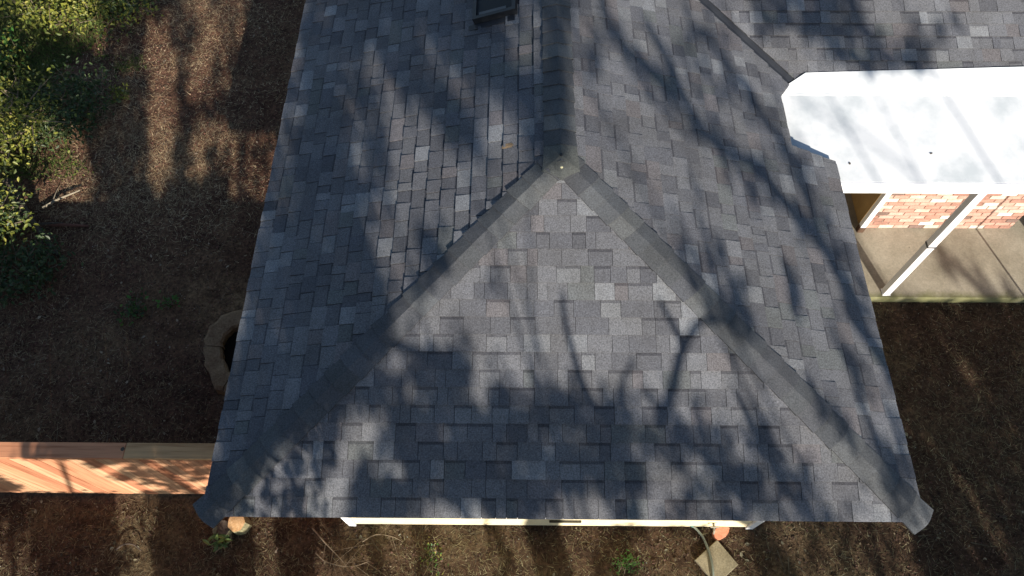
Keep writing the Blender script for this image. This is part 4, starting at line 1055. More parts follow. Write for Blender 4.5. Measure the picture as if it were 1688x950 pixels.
(-165,-535,680,-124,-464,649,-112,-392,616,-56,-509,663,-62,-446,642,-20,-539,677,1,-542,681,-23,-427,633,33,-492,663,61,-535,677,26,-360,604,68,-372,614,-157,-531,662,-160,-454,637,-105,-547,670,-100,-464,641,-74,-552,670,-94,-381,603,-28,-547,676,-69,-411,612,-58,-365,594,-18,-443,625,24,-521,662,38,-517,658,10,-393,606,34,-384,604,54,-411,614,78,-454,629,-158,-492,637,-160,-436,618,-126,-404,601,-96,-435,616,-70,-497,641,-79,-388,597,-59,-409,603,-8,-528,654,-50,-365,589,18,-517,645,6,-407,600,22,-413,610,43,-454,622,48,-422,607,-166,-407,596,-141,-454,613,-145,-368,582,-106,-440,603,-96,-398,591,-63,-479,625,-69,-381,579,-44,-441,610,0,-541,652,-1,-473,625,21,-483,622,62,-536,652,39,-467,614,68,-469,615,-174,-551,646,-164,-367,570,-70,-543,644,-52,-548,646,-51,-538,638,-70,-413,590,-36,-466,607,-51,-363,562,17,-539,637,4,-428,589,48,-532,638,68,-524,628,-173,-559,633,-137,-363,554,-91,-436,584,-58,-525,618,-84,-362,553,-10,-556,638,-29,-469,597,-16,-428,586,34,-540,633,-13,-376,558,43,-494,612,19,-368,558,-116,-450,584,-58,-551,621,-73,-467,586,-62,-457,585,-36,-499,602,-49,-417,566,4,-518,610,-20,-416,565,12,-440,580,9,-372,555,44,-427,576,-110,-519,599,-132,-384,547,-94,-453,576,-60,-545,608,-53,-511,601,-50,-455,574,-56,-404,556,3,-509,595,12,-505,597,36,-512,602,63,-553,611,36,-454,572,-146,-548,600,-133,-419,554,-124,-431,556,-84,-491,577,-102,-392,535,-69,-461,570,-70,-371,534,-46,-447,565,-27,-458,563,-15,-434,553,27,-501,587,12,-416,552,18,-407,545,-116,-528,586,-129,-389,533,-109,-429,548,-82,-461,560,-57,-501,571,-50,-453,554,-6,-551,594,-35,-438,548,-15,-434,543,14,-494,571,40,-525,581,19,-404,539,-138,-437,539,-112,-477,559,-87,-503,563,-76,-513,569,-62,-512,569,-25,-560,586,-70,-362,514,-33,-448,549,14,-534,575,5,-439,542,4,-393,522,59,-550,589,-154,-495,551,-112,-511,564,-97,-534,573,-109,-443,535,-96,-414,522,-92,-401,514,-85,-398,511,-57,-408,517,-41,-418,522,-5,-467,547,-17,-389,513,-165,-464,536,-156,-440,521,-116,-527,560,-89,-546,566,-115,-444,527,-119,-375,494,-97,-398,510,-79,-416,514,-76,-394,501,-24,-489,544,-38,-370,499,-29,-365,489,2,-437,520,-137,-534,551,-136,-371,484,-124,-390,495,-47,-545,561,-90,-405,501,-20,-558,564,-19,-509,539,-35,-398,499,16,-512,542,-120,-459,511,-73,-559,558,-52,-552,549,-72,-427,501,-41,-479,525,-26,-510,538,-9,-485,528,-17,-434,506,-151,-512,527,-113,-498,520,-89,-549,543,-77,-549,544,-103,-383,478,-90,-394,479,-50,-465,511,-64,-386,476,-31,-452,504,3,-517,533,-139,-435,485,-110,-471,500,-97,-472,502,-75,-499,514,-45,-533,530,-34,-560,540,-49,-462,498,-51,-391,470,-165,-556,526,-134,-488,501,-102,-552,525,-105,-505,505,-95,-512,513,-82,-491,505,-84,-423,475,-76,-437,481,-73,-369,452,-43,-431,478,-38,-415,474,-163,-529,510,-134,-468,489,-97,-556,522,-137,-374,446,-109,-430,469,-88,-444,473,-63,-452,477,-69,-389,454,-61,-383,452,-56,-360,445,-176,-549,507,-115,-532,507,-124,-474,479,-94,-523,498,-74,-539,507,-113,-366,433,-74,-420,459,-72,-378,444,-17,-533,506,-31,-454,474,-128,-544,498,-129,-484,474,-151,-384,435,-85,-560,511,-67,-546,502,-62,-516,492,-95,-382,434,-52,-488,478,76,-699,725,-163,-559,501,-166,-478,464,-141,-439,452,-96,-533,491,-121,-394,435,-60,-533,486,-42,-548,496,-88,-367,422,-35,-505,477,66,-674,709,76,-677,713,-155,-512,471,-152,-461,452,-119,-519,479,-108,-547,489,-94,-525,482,-114,-424,438,-92,-457,448,-74,-453,449,-70,-422,437,-23,-536,480,-152,-540,474,-145,-455,440,-130,-453,441,-126,-457,444,-80,-546,477,-105,-417,426,-79,-446,440,-39,-536,477,-153,-503,458,-163,-405,418,-132,-424,426,-129,-372,399,-86,-479,446,-88,-434,427,-89,-390,410,-180,-558,471,-98,-517,451,-83,-510,452,-114,-381,398,-66,-485,442,-135,-539,454,-136,-396,400,-69,-542,455,-58,-541,459,-89,-405,399,-149,-499,433,-152,-431,403,-121,-466,418,-114,-464,420,-93,-475,422,-113,-374,384,37,-663,674,62,-676,687,64,-684,689,-119,-555,446,-143,-379,378,-118,-413,394,-113,-364,374,38,-668,673,-133,-553,440,-145,-466,408,-134,-420,385,-105,-450,398,-104,-418,383,-166,-436,385,-160,-435,384,-111,-530,427,-146,-375,362,-91,-510,419,-75,-540,432,46,-688,674,67,-730,694,-157,-435,381,-112,-533,421,-127,-460,388,-99,-494,405,70,-697,678,-164,-486,395,-138,-518,408,-142,-429,370,-142,-386,356,-125,-426,371,-83,-515,407,60,-748,692,63,-715,679,53,-664,661,-148,-370,340,14,-663,644,74,-826,712,43,-703,666,55,-700,666,67,-843,713,66,-706,669,74,-808,700,44,-672,649,77,-684,662,70,-856,711,76,-847,711,51,-751,673,52,-681,648,59,-678,652,52,-834,695,49,-789,683,52,-781,678,49,-721,661,45,-687,647,75,-769,680,23,-742,655,43,-795,678,35,-711,648,43,-689,645,24,-678,633,24,-673,632,68,-759,671,1,-686,625,18,-682,627,52,-768,666,44,-678,634,80,-710,655,19,-757,650,15,-698,629,32,-717,642,79,-695,647,40,-785,662,61,-821,681,21,-671,620,40,-678,628,78,-771,669,53,-824,675,42,-774,657,79,-839,686,42,-676,624,55,-849,681,25,-711,627,34,-696,625,72,-773,662,74,-772,663,65,-702,637,23,-786,651,4,-696,614,70,-819,672,66,-777,659,61,-733,642,80,-724,645,71,-670,625,80,-688,633,0,-729,621,23,-740,630,48,-782,652,48,-721,632,50,-669,617,11,-754,631,22,-772,638,-3,-676,601,41,-781,646,31,-719,624,26,-690,614,69,-713,632,1,-727,614,61,-850,673,70,-846,675,20,-661,599,27,-667,603,71,-770,649,71,-696,626,-24,-660,585,24,-796,641,42,-785,644,80,-860,679,65,-792,652,39,-687,610,54,-700,619,64,-670,612,64,-662,611,0,-749,617,6,-665,592,50,-788,645,34,-707,613,72,-802,654,49,-706,617,52,-691,614,63,-679,612,-15,-716,600,10,-763,620,36,-832,650,7,-715,607,27,-695,605,53,-746,629,53,-738,626,79,-789,649,-17,-738,605,-18,-702,593,0,-742,610,-15,-677,584,-5,-672,587,6,-689,595,46,-782,636,59,-797,643,38,-720,614,59,-763,633,42,-679,601,-13,-746,605,13,-804,630,23,-806,634,35,-807,638,53,-832,651,22,-723,608,46,-762,627,64,-798,644,55,-728,619,-3,-799,621,-29,-675,576,30,-837,644,31,-824,639,15,-755,612,38,-787,629,50,-808,640,37,-747,618,78,-801,646,2,-806,623,14,-831,635,29,-811,632,51,-856,653,25,-765,617,35,-774,621,14,-674,585,67,-812,642,-39,-680,569,6,-777,612,3,-744,600,37,-831,639,22,-750,610,24,-740,605,8,-817,624,6,-743,600,38,-804,628,37,-786,623,-224,-691,469,-223,-691,468,-219,-691,467,-219,-691,484,-213,-691,467,-215,-691,480,-218,-691,483,-218,-691,467,-225,-691,474,-223,-691,472,-185,-730,497,-192,-730,484,-194,-730,487,-196,-730,496,-187,-730,494,-191,-730,496,-187,-730,501,-185,-730,484,-193,-730,483,-192,-730,493,-132,-780,508,-136,-780,507,-139,-780,517,-135,-780,519,-133,-780,504,-141,-780,512,-136,-780,506,-140,-780,508,-139,-780,515,-137,-780,512,-145,-762,509,-144,-762,499,-133,-762,505,-134,-762,505,-134,-762,504,-144,-762,499,-137,-762,514,-144,-762,498,-141,-762,509,-133,-762,509,-143,-709,486,-149,-709,487,-141,-709,480,-153,-709,490,-142,-709,481,-149,-709,483,-148,-709,484,-145,-709,486,-146,-709,480,-151,-709,481,-114,-691,483,-112,-691,483,-110,-691,478,-113,-691,479,-107,-691,479,-108,-691,469,-108,-691,480,-120,-691,480,-110,-691,479,-107,-691,475,-82,-773,508,-86,-773,511,-78,-773,510,-78,-773,515,-86,-773,504,-89,-773,501,-79,-773,501,-88,-773,513,-87,-773,513,-88,-773,516,-49,-854,538,-43,-854,545,-48,-854,539,-50,-854,537,-47,-854,552,-54,-854,551,-43,-854,535,-52,-854,538,-56,-854,550,-49,-854,544,-97,-671,472,-100,-671,459,-90,-671,469,-91,-671,465,-97,-671,471,-102,-671,472,-89,-671,474,-94,-671,471,-97,-671,464,-94,-671,462,-10,-777,602,-7,-765,601,13,-807,618,45,-856,644,20,-757,606,-172,-801,523,-174,-801,508,-170,-801,516,-170,-801,518,-176,-801,524,-171,-801,526,-179,-801,523,-176,-801,518,-169,-801,513,-174,-801,511,-205,-687,469,-207,-687,470,-201,-687,470,-203,-687,481,-202,-687,481,-205,-687,479,-194,-687,469,-207,-687,468,-205,-687,472,-207,-687,477,-176,-728,477,-184,-728,473,-183,-728,480,-184,-728,475,-184,-728,484,-186,-728,480,-182,-728,475,-181,-728,484,-185,-728,470,-188,-728,483,-176,-735,495,-176,-735,495,-179,-735,498,-180,-735,487,-176,-735,497,-174,-735,496,-175,-735,490,-179,-735,490,-178,-735,483,-169,-735,488,-187,-661,456,-181,-661,459,-179,-661,464,-181,-661,455,-176,-661,465,-186,-661,457,-176,-661,457,-187,-661,454,-176,-661,457,-180,-661,453,-113,-824,518,-120,-824,533,-123,-824,524,-120,-824,533,-123,-824,520,-111,-824,521,-124,-824,524,-124,-824,532,-112,-824,526,-124,-824,534,-119,-713,485,-122,-713,475,-123,-713,479,-116,-713,489,-118,-713,474,-126,-713,487,-124,-713,491,-124,-713,491,-126,-713,474,-118,-713,479,-88,-803,514,-78,-803,525,-84,-803,525,-76,-803,522,-86,-803,517,-90,-803,519,-86,-803,510,-77,-803,511,-81,-803,515,-78,-803,523,-53,-842,532,-62,-842,527,-55,-842,543,-58,-842,533,-56,-842,543,-58,-842,535,-58,-842,541,-49,-842,536,-51,-842,528,-54,-842,526,-106,-671,459,-104,-671,459,-97,-671,458,-99,-671,472,-103,-671,461,-98,-671,474,-105,-671,458,-98,-671,457,-97,-671,475,-105,-671,464,-58,-819,514,-53,-819,514,-48,-819,521,-52,-819,511,-44,-819,527,-56,-819,519,-49,-819,524,-52,-819,513,-45,-819,519,-48,-819,514,-38,-679,562,-23,-680,565,16,-784,610,-204,-724,449,-204,-724,458,-207,-724,456,-203,-724,448,-199,-724,454,-209,-724,457,-203,-724,453,-204,-724,454,-208,-724,455,-204,-724,463,-205,-699,453,-194,-699,455,-200,-699,459,-205,-699,463,-199,-699,461,-194,-699,456,-199,-699,458,-206,-699,453,-204,-699,448,-202,-699,458,-174,-747,472,-176,-747,487,-174,-747,486,-180,-747,489,-183,-747,485,-173,-747,477,-178,-747,473,-182,-747,477,-172,-747,484,-176,-747,488,-142,-833,523,-136,-833,513,-136,-833,512,-142,-833,514,-131,-833,517,-138,-833,523,-131,-833,520,-132,-833,511,-143,-833,515,-144,-833,510,-165,-705,466,-173,-705,465,-166,-705,460,-164,-705,471,-176,-705,468,-170,-705,472,-176,-705,467,-176,-705,465,-173,-705,465,-174,-705,476,-162,-738,455,-162,-738,456,-159,-738,462,-167,-738,454,-165,-738,449,-164,-738,447,-167,-738,452,-164,-738,452,-167,-738,449,-157,-738,454,-142,-721,466,-156,-721,465,-143,-721,470,-150,-721,478,-154,-721,474,-149,-721,464,-156,-721,477,-155,-721,478,-155,-721,469,-154,-721,464,-114,-770,488,-109,-770,495,-107,-770,496,-110,-770,499,-103,-770,497,-111,-770,503,-110,-770,488,-115,-770,499,-113,-770,497,-114,-770,489,-104,-819,487,-105,-819,493,-98,-819,488,-92,-819,490,-99,-819,483,-101,-819,487,-101,-819,487,-101,-819,483,-101,-819,492,-98,-819,492,-96,-734,458,-96,-734,466,-98,-734,457,-101,-734,463,-104,-734,463,-109,-734,454,-96,-734,463,-110,-734,457,-101,-734,452,-98,-734,455,-61,-825,499,-61,-825,508,-69,-825,508,-63,-825,504,-64,-825,506,-65,-825,500,-59,-825,507,-58,-825,499,-61,-825,497,-66,-825,497,-42,-726,572,-25,-730,578,20,-858,632,64,-926,667,-208,-713,398,-206,-713,396,-202,-713,393,-201,-713,403,-209,-713,396,-211,-713,404,-199,-713,400,-199,-713,397,-206,-713,396,-202,-713,406,-181,-759,432,-176,-759,437,-179,-759,436,-179,-759,423,-180,-759,422,-184,-759,425,-179,-759,424,-182,-759,423,-182,-759,438,-173,-759,420,-183,-700,405,-185,-700,405,-180,-700,417,-182,-700,415,-190,-700,414,-181,-700,412,-188,-700,407,-181,-700,419,-190,-700,407,-193,-700,423,-169,-751,423,-171,-751,430,-158,-751,420,-164,-751,429,-158,-751,434,-169,-751,423,-167,-751,433,-167,-751,433,-164,-751,421,-162,-751,422,-125,-833,468,-121,-833,478,-124,-833,474,-129,-833,481,-117,-833,478,-127,-833,480,-126,-833,484,-124,-833,467,-122,-833,469,-126,-833,478,-174,-666,398,-169,-666,381,-167,-666,385,-173,-666,382,-174,-666,385,-173,-666,394,-174,-666,392,-168,-666,393,-165,-666,388,-169,-666,388,-113,-790,457,-111,-790,468,-110,-790,465,-115,-790,455,-109,-790,465,-110,-790,463,-118,-790,465,-107,-790,463,-117,-790,456,-115,-790,457,-131,-713,418,-134,-713,429,-134,-713,427,-135,-713,426,-123,-713,425,-130,-713,418,-126,-713,434,-128,-713,421,-133,-713,419,-127,-713,435,-122,-679,413,-127,-679,413,-123,-679,416,-122,-679,417,-123,-679,405,-128,-679,412,-126,-679,405,-122,-679,402,-121,-679,411,-118,-679,419,-111,-674,417,-120,-674,409,-121,-674,414,-118,-674,415,-116,-674,408,-123,-674,409,-121,-674,414,-123,-674,405,-120,-674,408,-116,-674,408,-59,-670,547,-18,-758,588,16,-847,625,-29,-687,562,-185,-691,367,-186,-691,377,-185,-691,380,-193,-691,381,-190,-691,377,-189,-691,371,-188,-691,371,-184,-691,374,-193,-691,369,-187,-691,374,-170,-696,352,-175,-696,366,-179,-696,361,-170,-696,354,-179,-696,357,-179,-696,363,-175,-696,362,-174,-696,367,-169,-696,362,-170,-696,367,-114,-829,444,-113,-829,433,-114,-829,444,-112,-829,435,-114,-829,444,-122,-829,439,-122,-829,438,-121,-829,445,-111,-829,435,-111,-829,443,-97,-824,447,-96,-824,432,-89,-824,445,-96,-824,434,-87,-824,439,-93,-824,445,-97,-824,438,-94,-824,446,-95,-824,437,-85,-824,442,-47,-722,565,-60,-661,542,-10,-792,598,-182,-802,354,-181,-802,369,-185,-802,365,-181,-802,365,-171,-802,365,-181,-802,356,-173,-802,369,-175,-802,370,-172,-802,370,-178,-802,368,-169,-795,368,-167,-795,356,-158,-795,369,-163,-795,366,-162,-795,359,-167,-795,354,-166,-795,354,-159,-795,368,-164,-795,357,-162,-795,353,-165,-724,356,-159,-724,365,-152,-724,366,-163,-724,370,-158,-724,373,-164,-724,364,-160,-724,362,-164,-724,357,-158,-724,372,-157,-724,362,-148,-731,366,-153,-731,363,-153,-731,355,-148,-731,361,-153,-731,365,-155,-731,361,-154,-731,369,-155,-731,358,-152,-731,365,-152,-731,360,-113,-846,387,-117,-846,389,-114,-846,382,-114,-846,387,-115,-846,386,-112,-846,393,-122,-846,391,-112,-846,383,-122,-846,378,-110,-846,392,-110,-779,380,-115,-779,378,-113,-779,374,-114,-779,379,-106,-779,381,-111,-779,377,-108,-779,374,-113,-779,373,-111,-779,380,-107,-779,379,-30,-743,575,29,-919,647,-6,-855,616,-36,-746,571,-6,-860,615,-132,-437,194,-98,-498,218,-93,-500,220,-113,-391,173,-54,-555,242,-33,-546,237,65,-362,162,-114,-495,213,-82,-524,226,-91,-449,195,-85,-411,179,-53,-434,188,-35,-461,198,35,-558,238,-103,-504,212,-111,-448,189,-96,-448,191,-78,-490,206,-59,-456,195,-71,-363,157,8,-446,191,-90,-440,183,-22,-528,220,14,-482,200,24,-503,211,-174,-555,226,-80,-385,156,-55,-441,180,-167,-541,218,-23,-539,215,-14,-558,224,29,-529,211,20,-536,210,-63,-416,160,-26,-514,199,-21,-417,157,36,-545,212,-88,-365,135,22,-507,192,75,-455,173,-175,-558,205,-168,-551,197),
(97,-549,683,198,-777,885,212,-779,886,217,-786,887,212,-685,853,254,-792,893,247,-727,870,265,-748,880,315,-855,926,286,-731,877,306,-681,866,324,-728,885,215,-843,904,202,-777,877,175,-662,833,246,-836,905,231,-768,876,254,-794,888,281,-852,917,283,-824,908,264,-752,877,304,-844,916,277,-717,866,319,-803,907,338,-845,922,308,-723,876,335,-660,853,92,-481,636,191,-767,865,168,-682,828,187,-712,846,197,-692,839,211,-721,850,257,-812,892,238,-731,862,253,-708,852,287,-797,893,286,-741,873,326,-843,913,298,-736,869,329,-806,903,338,-797,901,315,-673,849,339,-687,860,340,-677,856,93,-539,643,203,-799,874,204,-773,865,232,-831,887,195,-686,829,249,-823,887,220,-692,835,269,-816,889,250,-667,833,312,-849,906,323,-851,909,296,-744,867,335,-783,887,319,-696,857,93,-556,647,195,-836,879,167,-739,837,205,-770,854,232,-817,879,195,-679,823,204,-684,824,258,-807,880,226,-677,829,289,-854,900,251,-697,837,307,-849,901,280,-735,858,293,-725,857,292,-712,849,332,-815,893,302,-666,838,329,-734,865,178,-794,854,168,-737,831,202,-822,871,212,-805,861,205,-753,845,204,-731,836,252,-805,870,218,-684,821,239,-715,835,248,-675,825,263,-685,833,283,-708,843,308,-769,866,306,-745,858,327,-667,836,161,-746,830,166,-730,826,177,-751,833,185,-727,824,182,-705,819,210,-730,832,246,-828,870,246,-811,865,228,-705,823,276,-836,882,304,-849,892,284,-789,863,318,-837,890,315,-800,876,323,-801,877,305,-724,847,335,-788,876,172,-766,832,184,-783,837,187,-741,823,185,-713,815,220,-802,856,219,-743,835,241,-787,852,231,-737,833,252,-781,851,287,-843,879,263,-702,826,311,-826,877,282,-703,832,282,-680,822,319,-773,863,325,-770,863,301,-662,817,329,-678,831,182,-850,860,173,-764,828,168,-736,816,165,-690,798,203,-786,837,231,-831,863,209,-722,816,239,-784,845,237,-731,825,260,-764,844,293,-841,876,301,-839,875,313,-858,883,320,-855,885,308,-782,859,300,-717,833,312,-697,827,311,-666,816,182,-859,853,165,-757,819,148,-686,788,203,-823,846,223,-837,856,179,-688,796,246,-854,866,251,-846,864,263,-848,864,245,-758,832,278,-859,872,250,-733,823,277,-753,838,267,-702,818,298,-762,841,316,-791,856,334,-834,875,318,-739,840,336,-766,854,137,-731,798,181,-827,837,145,-684,780,178,-739,808,201,-794,830,193,-728,804,203,-721,807,198,-679,792,195,-661,784,213,-681,792,249,-780,834,248,-714,814,282,-778,839,292,-775,841,285,-741,826,320,-820,864,335,-832,870,308,-720,824,336,-790,857,159,-846,835,156,-798,821,151,-693,782,185,-799,822,216,-854,850,226,-849,852,189,-697,788,200,-710,797,199,-664,780,235,-765,821,236,-729,812,251,-738,819,283,-822,852,293,-836,860,299,-822,856,317,-856,871,314,-815,855,308,-765,839,303,-670,801,331,-724,829,139,-793,809,172,-856,839,140,-725,784,174,-781,813,155,-698,779,174,-735,794,194,-767,809,187,-714,793,204,-737,801,259,-837,849,214,-682,784,222,-682,786,284,-841,855,296,-769,830,303,-763,831,303,-724,816,301,-698,809,126,-767,791,100,-679,754,125,-715,776,160,-786,807,135,-662,755,185,-786,810,184,-739,793,230,-839,837,259,-828,839,254,-777,819,227,-682,782,278,-805,834,266,-661,785,270,-675,790,277,-670,790,138,-811,807,143,-804,805,127,-709,766,151,-754,785,167,-799,806,142,-682,759,174,-738,786,178,-735,789,228,-856,840,219,-787,813,214,-740,797,231,-745,802,228,-704,788,261,-738,806,273,-728,804,292,-769,822,298,-763,822,293,-730,808,147,-823,805,122,-714,761,171,-851,822,185,-851,823,181,-816,809,188,-785,801,209,-841,823,194,-717,779,200,-710,778,228,-781,809,258,-802,821,288,-844,841,293,-852,844,255,-699,786,311,-846,846,309,-812,835,114,-749,767,125,-760,775,148,-814,800,117,-686,747,149,-730,769,225,-795,807,228,-774,801,303,-860,848,271,-720,794,315,-838,842,274,-698,784,299,-745,806,311,-753,813,106,-733,758,116,-741,762,140,-799,785,124,-693,749,159,-791,786,222,-824,813,225,-828,814,187,-664,751,246,-805,810,301,-831,831,287,-760,807,305,-798,823,275,-660,769,311,-761,808,315,-747,807,331,-699,792,118,-757,764,131,-778,773,131,-722,754,154,-779,778,194,-698,761,237,-799,804,237,-775,796,303,-816,822,289,-741,794,281,-686,772,330,-814,828,318,-758,807,318,-672,776,120,-795,773,90,-663,719,97,-669,724,164,-845,798,140,-747,760,187,-856,806,217,-777,787,246,-850,818,228,-760,786,313,-847,831,295,-723,787,309,-764,803,310,-735,793,312,-716,786,144,-843,789,131,-775,763,128,-748,753,155,-728,751,209,-735,765,250,-823,807,266,-845,818,257,-801,801,339,-845,835,313,-740,792,336,-791,815,319,-693,778,318,-676,773,120,-754,749,165,-855,793,169,-859,796,158,-724,749,226,-734,765,215,-675,743,259,-785,789,339,-826,821,332,-794,809,337,-761,801,340,-760,802,81,-671,710,131,-776,757,111,-698,724,133,-725,737,182,-795,774,240,-764,775,265,-818,800,241,-703,754,303,-723,775,332,-767,798,114,-796,755,121,-769,746,127,-749,740,157,-829,777,270,-836,805,232,-700,748,285,-852,812,332,-749,788,310,-663,755,142,-855,778,134,-804,755,147,-839,774,145,-792,755,173,-853,781,174,-756,749,271,-850,804,238,-720,754,243,-708,751,265,-775,777,300,-707,763,333,-776,795,97,-718,717,99,-701,711,146,-824,763,152,-821,765,290,-843,805,298,-712,762,314,-729,769,103,-776,734,99,-729,717,84,-671,692,122,-767,733,134,-780,741,162,-844,768,165,-741,737,184,-781,752,295,-728,763,326,-813,800,103,-775,727,137,-833,756,106,-726,714,101,-682,697,128,-711,715,81,-661,681,149,-856,764,152,-829,754,143,-792,742,88,-778,718,92,-729,703,96,-718,699,84,-661,678,156,-860,762,116,-855,747,117,-822,735,82,-698,687,98,-711,695,131,-796,730,115,-715,700,130,-796,726,157,-845,752,135,-748,712,99,-787,713,114,-806,724,128,-823,732,109,-732,697,126,-755,711,141,-786,724,146,-701,698,98,-776,707,99,-764,703,95,-731,690,95,-676,674,153,-858,747,104,-794,712,133,-837,731,104,-713,684,127,-778,712,100,-806,709,115,-799,712,137,-820,725,129,-778,710,125,-739,695,92,-812,706,94,-699,672,92,-668,658,98,-676,662,175,-679,683,90,-826,706,109,-812,706,97,-759,686,126,-810,711,130,-791,707,131,-760,696,168,-687,681,107,-836,713,99,-796,695,104,-787,695,90,-697,661,133,-822,715,126,-751,688,145,-782,705,207,-839,741,157,-671,670,86,-797,690,83,-777,683,124,-831,711,88,-709,662,143,-852,723,142,-826,715,129,-754,687,92,-786,686,98,-796,691,90,-730,666,87,-700,657,88,-673,647,97,-671,649,137,-772,693,92,-848,703,88,-704,655,141,-845,715,107,-720,664,130,-764,685,276,-892,754,96,-841,697,104,-842,702,106,-820,694,95,-751,670,87,-683,644,145,-836,711,146,-834,709,113,-687,653,149,-786,694,81,-734,656,125,-831,701,132,-835,704,93,-683,643,136,-806,695,103,-671,643,85,-799,676,85,-742,657,103,-785,676,80,-675,634,109,-742,665,142,-812,696,104,-681,643,81,-745,654,100,-759,665,87,-710,645,148,-842,704,100,-660,634,104,-850,691,124,-803,683,120,-755,665,107,-697,643,124,-731,661,195,-890,726,87,-856,686,101,-859,691,100,-794,671,95,-757,658,133,-830,691,181,-911,730,81,-818,669,83,-802,666,81,-735,643,103,-764,658,87,-704,635,244,-933,734,87,-796,661,89,-788,660,93,-753,649,105,-750,651,176,-909,720,216,-951,734,175,-805,674,249,-972,743,203,-807,678,98,-824,672,120,-807,671,221,-990,746,172,-800,670,195,-854,692,241,-980,742,244,-973,741,250,-954,735,260,-966,739,86,-786,654,125,-855,687,132,-801,664,192,-861,691,248,-992,744,237,-944,723,239,-925,715,90,-793,655,115,-849,677,115,-809,663,159,-900,702,145,-833,674,155,-834,671,158,-824,669,241,-992,736,202,-836,676,236,-936,716,213,-846,676,247,-871,688,258,-891,694,128,-931,706,153,-986,728,114,-831,666,131,-859,677,174,-974,722,131,-814,658,144,-838,669,209,-902,695,205,-864,679,204,-843,674,289,-987,728,87,-856,668,128,-921,699,155,-1000,729,129,-886,686,120,-835,662,175,-988,727,161,-929,702,146,-812,654,197,-867,675,218,-914,698,195,-823,661,210,-841,665,242,-835,666,300,-939,707,272,-821,658,297,-885,683,316,-917,697,293,-829,661,316,-814,654,337,-825,659,88,-856,666,105,-828,656,155,-868,673,189,-956,707,201,-979,719,198,-941,701,188,-894,684,205,-923,694,215,-932,700,222,-926,694,245,-967,714,248,-955,707,271,-964,711,241,-851,666,259,-883,676,255,-863,670,281,-908,689,266,-835,657,279,-858,670,271,-804,646,304,-880,680,290,-832,659,288,-804,644,327,-903,687,333,-886,680,315,-818,653,99,-904,683,174,-922,687,193,-952,701,159,-839,654,204,-957,704,226,-996,722,179,-828,649,250,-971,710,223,-877,671,215,-817,645,255,-936,694,231,-825,649,285,-968,707,236,-804,641,296,-969,706,270,-865,668,314,-977,713,322,-969,711,335,-962,707,295,-806,641,308,-814,645,339,-879,672,118,-1000,715,121,-991,713,118,-929,687,111,-881,667,92,-817,642,176,-932,689,174,-913,681,165,-848,656,201,-956,699,217,-964,701,213,-942,692,202,-823,646,242,-936,690,249,-929,686,257,-948,693,265,-942,691,263,-920,685,271,-909,681,275,-912,678,315,-850,653,330,-881,667,132,-962,695,92,-821,637,141,-839,646,173,-915,677,179,-908,675,149,-800,628,177,-856,653,172,-810,635,233,-982,706,226,-918,680,249,-965,697,238,-902,671,253,-938,687,250,-895,670,230,-805,631,243,-832,640,268,-890,668,299,-802,633,307,-808,633,336,-845,649,173,-949,685,151,-845,644,177,-908,669,175,-885,659,210,-970,692,226,-985,702,199,-897,662,223,-930,679,239,-960,688,194,-804,626,210,-827,637,221,-841,642,226,-838,640,281,-986,699,233,-804,627,308,-972,696,299,-937,679,295,-901,665,308,-869,652,315,-856,648,339,-916,670,335,-856,646,145,-843,637,186,-915,665,200,-944,678,193,-893,656,190,-857,645,180,-807,623,219,-910,665,200,-813,627,230,-899,659,223,-829,633,230,-810,624,295,-995,700,274,-888,654,304,-943,677,297,-893,658,289,-862,644,294,-836,637,288,-817,625,332,-912,668,319,-860,646,335,-837,636,124,-969,685,145,-921,662,160,-854,636,180,-907,659,194,-938,671,177,-855,639,209,-935,668,196,-863,642,237,-980,687,230,-934,667,260,-994,692,273,-950,675,251,-843,635,237,-802,613,270,-861,641,289,-902,659,283,-871,643,311,-924,665,304,-897,653,283,-808,619,290,-803,616,322,-885,648,102,-808,612,152,-837,625,184,-914,654,187,-912,656,162,-817,616,209,-928,662,183,-821,617,211,-902,652,236,-964,676,256,-994,689,208,-819,619,237,-884,643,254,-909,656,236,-847,628,282,-967,677,243,-813,617,265,-871,640,255,-803,613,318,-983,685,303,-921,659,325,-964,677,298,-865,635,319,-899,652,304,-822,618,126,-896,644,138,-912,650,137,-889,639,161,-944,664,149,-854,628,190,-962,671,157,-827,617,160,-815,611,169,-802,607,212,-921,654,234,-962,673,208,-875,638,196,-807,608,201,-809,609,228,-865,630,231,-855,628,229,-833,618,278,-949,667,256,-860,630,282,-915,654,266,-849,627,313,-946,667,331,-992,685,306,-858,632,338,-893,642,333,-867,631,103,-829,612,155,-982,675,117,-838,617,152,-923,652,180,-985,676,159,-889,636,162,-886,635,177,-920,648,208,-952,664,187,-847,621,229,-957,666,212,-893,640,200,-819,607,240,-933,653,225,-866,629,249,-924,650,264,-940,657,232,-825,610,281,-956,662,260,-856,624,266,-850,622,304,-840,619,312,-847,622,120,-885,631,157,-992,672,113,-835,607,134,-869,625,176,-991,675,136,-832,606,153,-866,623,227,-895,636,262,-979,668,240,-890,632,282,-999,677,244,-853,619,311,-826,605,97,-830,602,105,-841,606,168,-1000,673,164,-977,662,127,-832,604,156,-895,631,246,-939,646,224,-839,608,257,-938,645,234,-829,601,278,-997,669,270,-920,637,302,-818,596,326,-876,618,84,-455,202,336,-810,348,331,-756,326,332,-700,301,293,-719,301,335,-793,331,115,-526,218,296,-740,305,313,-731,303,299,-666,276,93,-446,184,337,-794,325,255,-667,268,268,-662,267,288,-663,268,260,-661,264,294,-716,285,291,-769,305,301,-767,304,312,-775,306,302,-813,318),
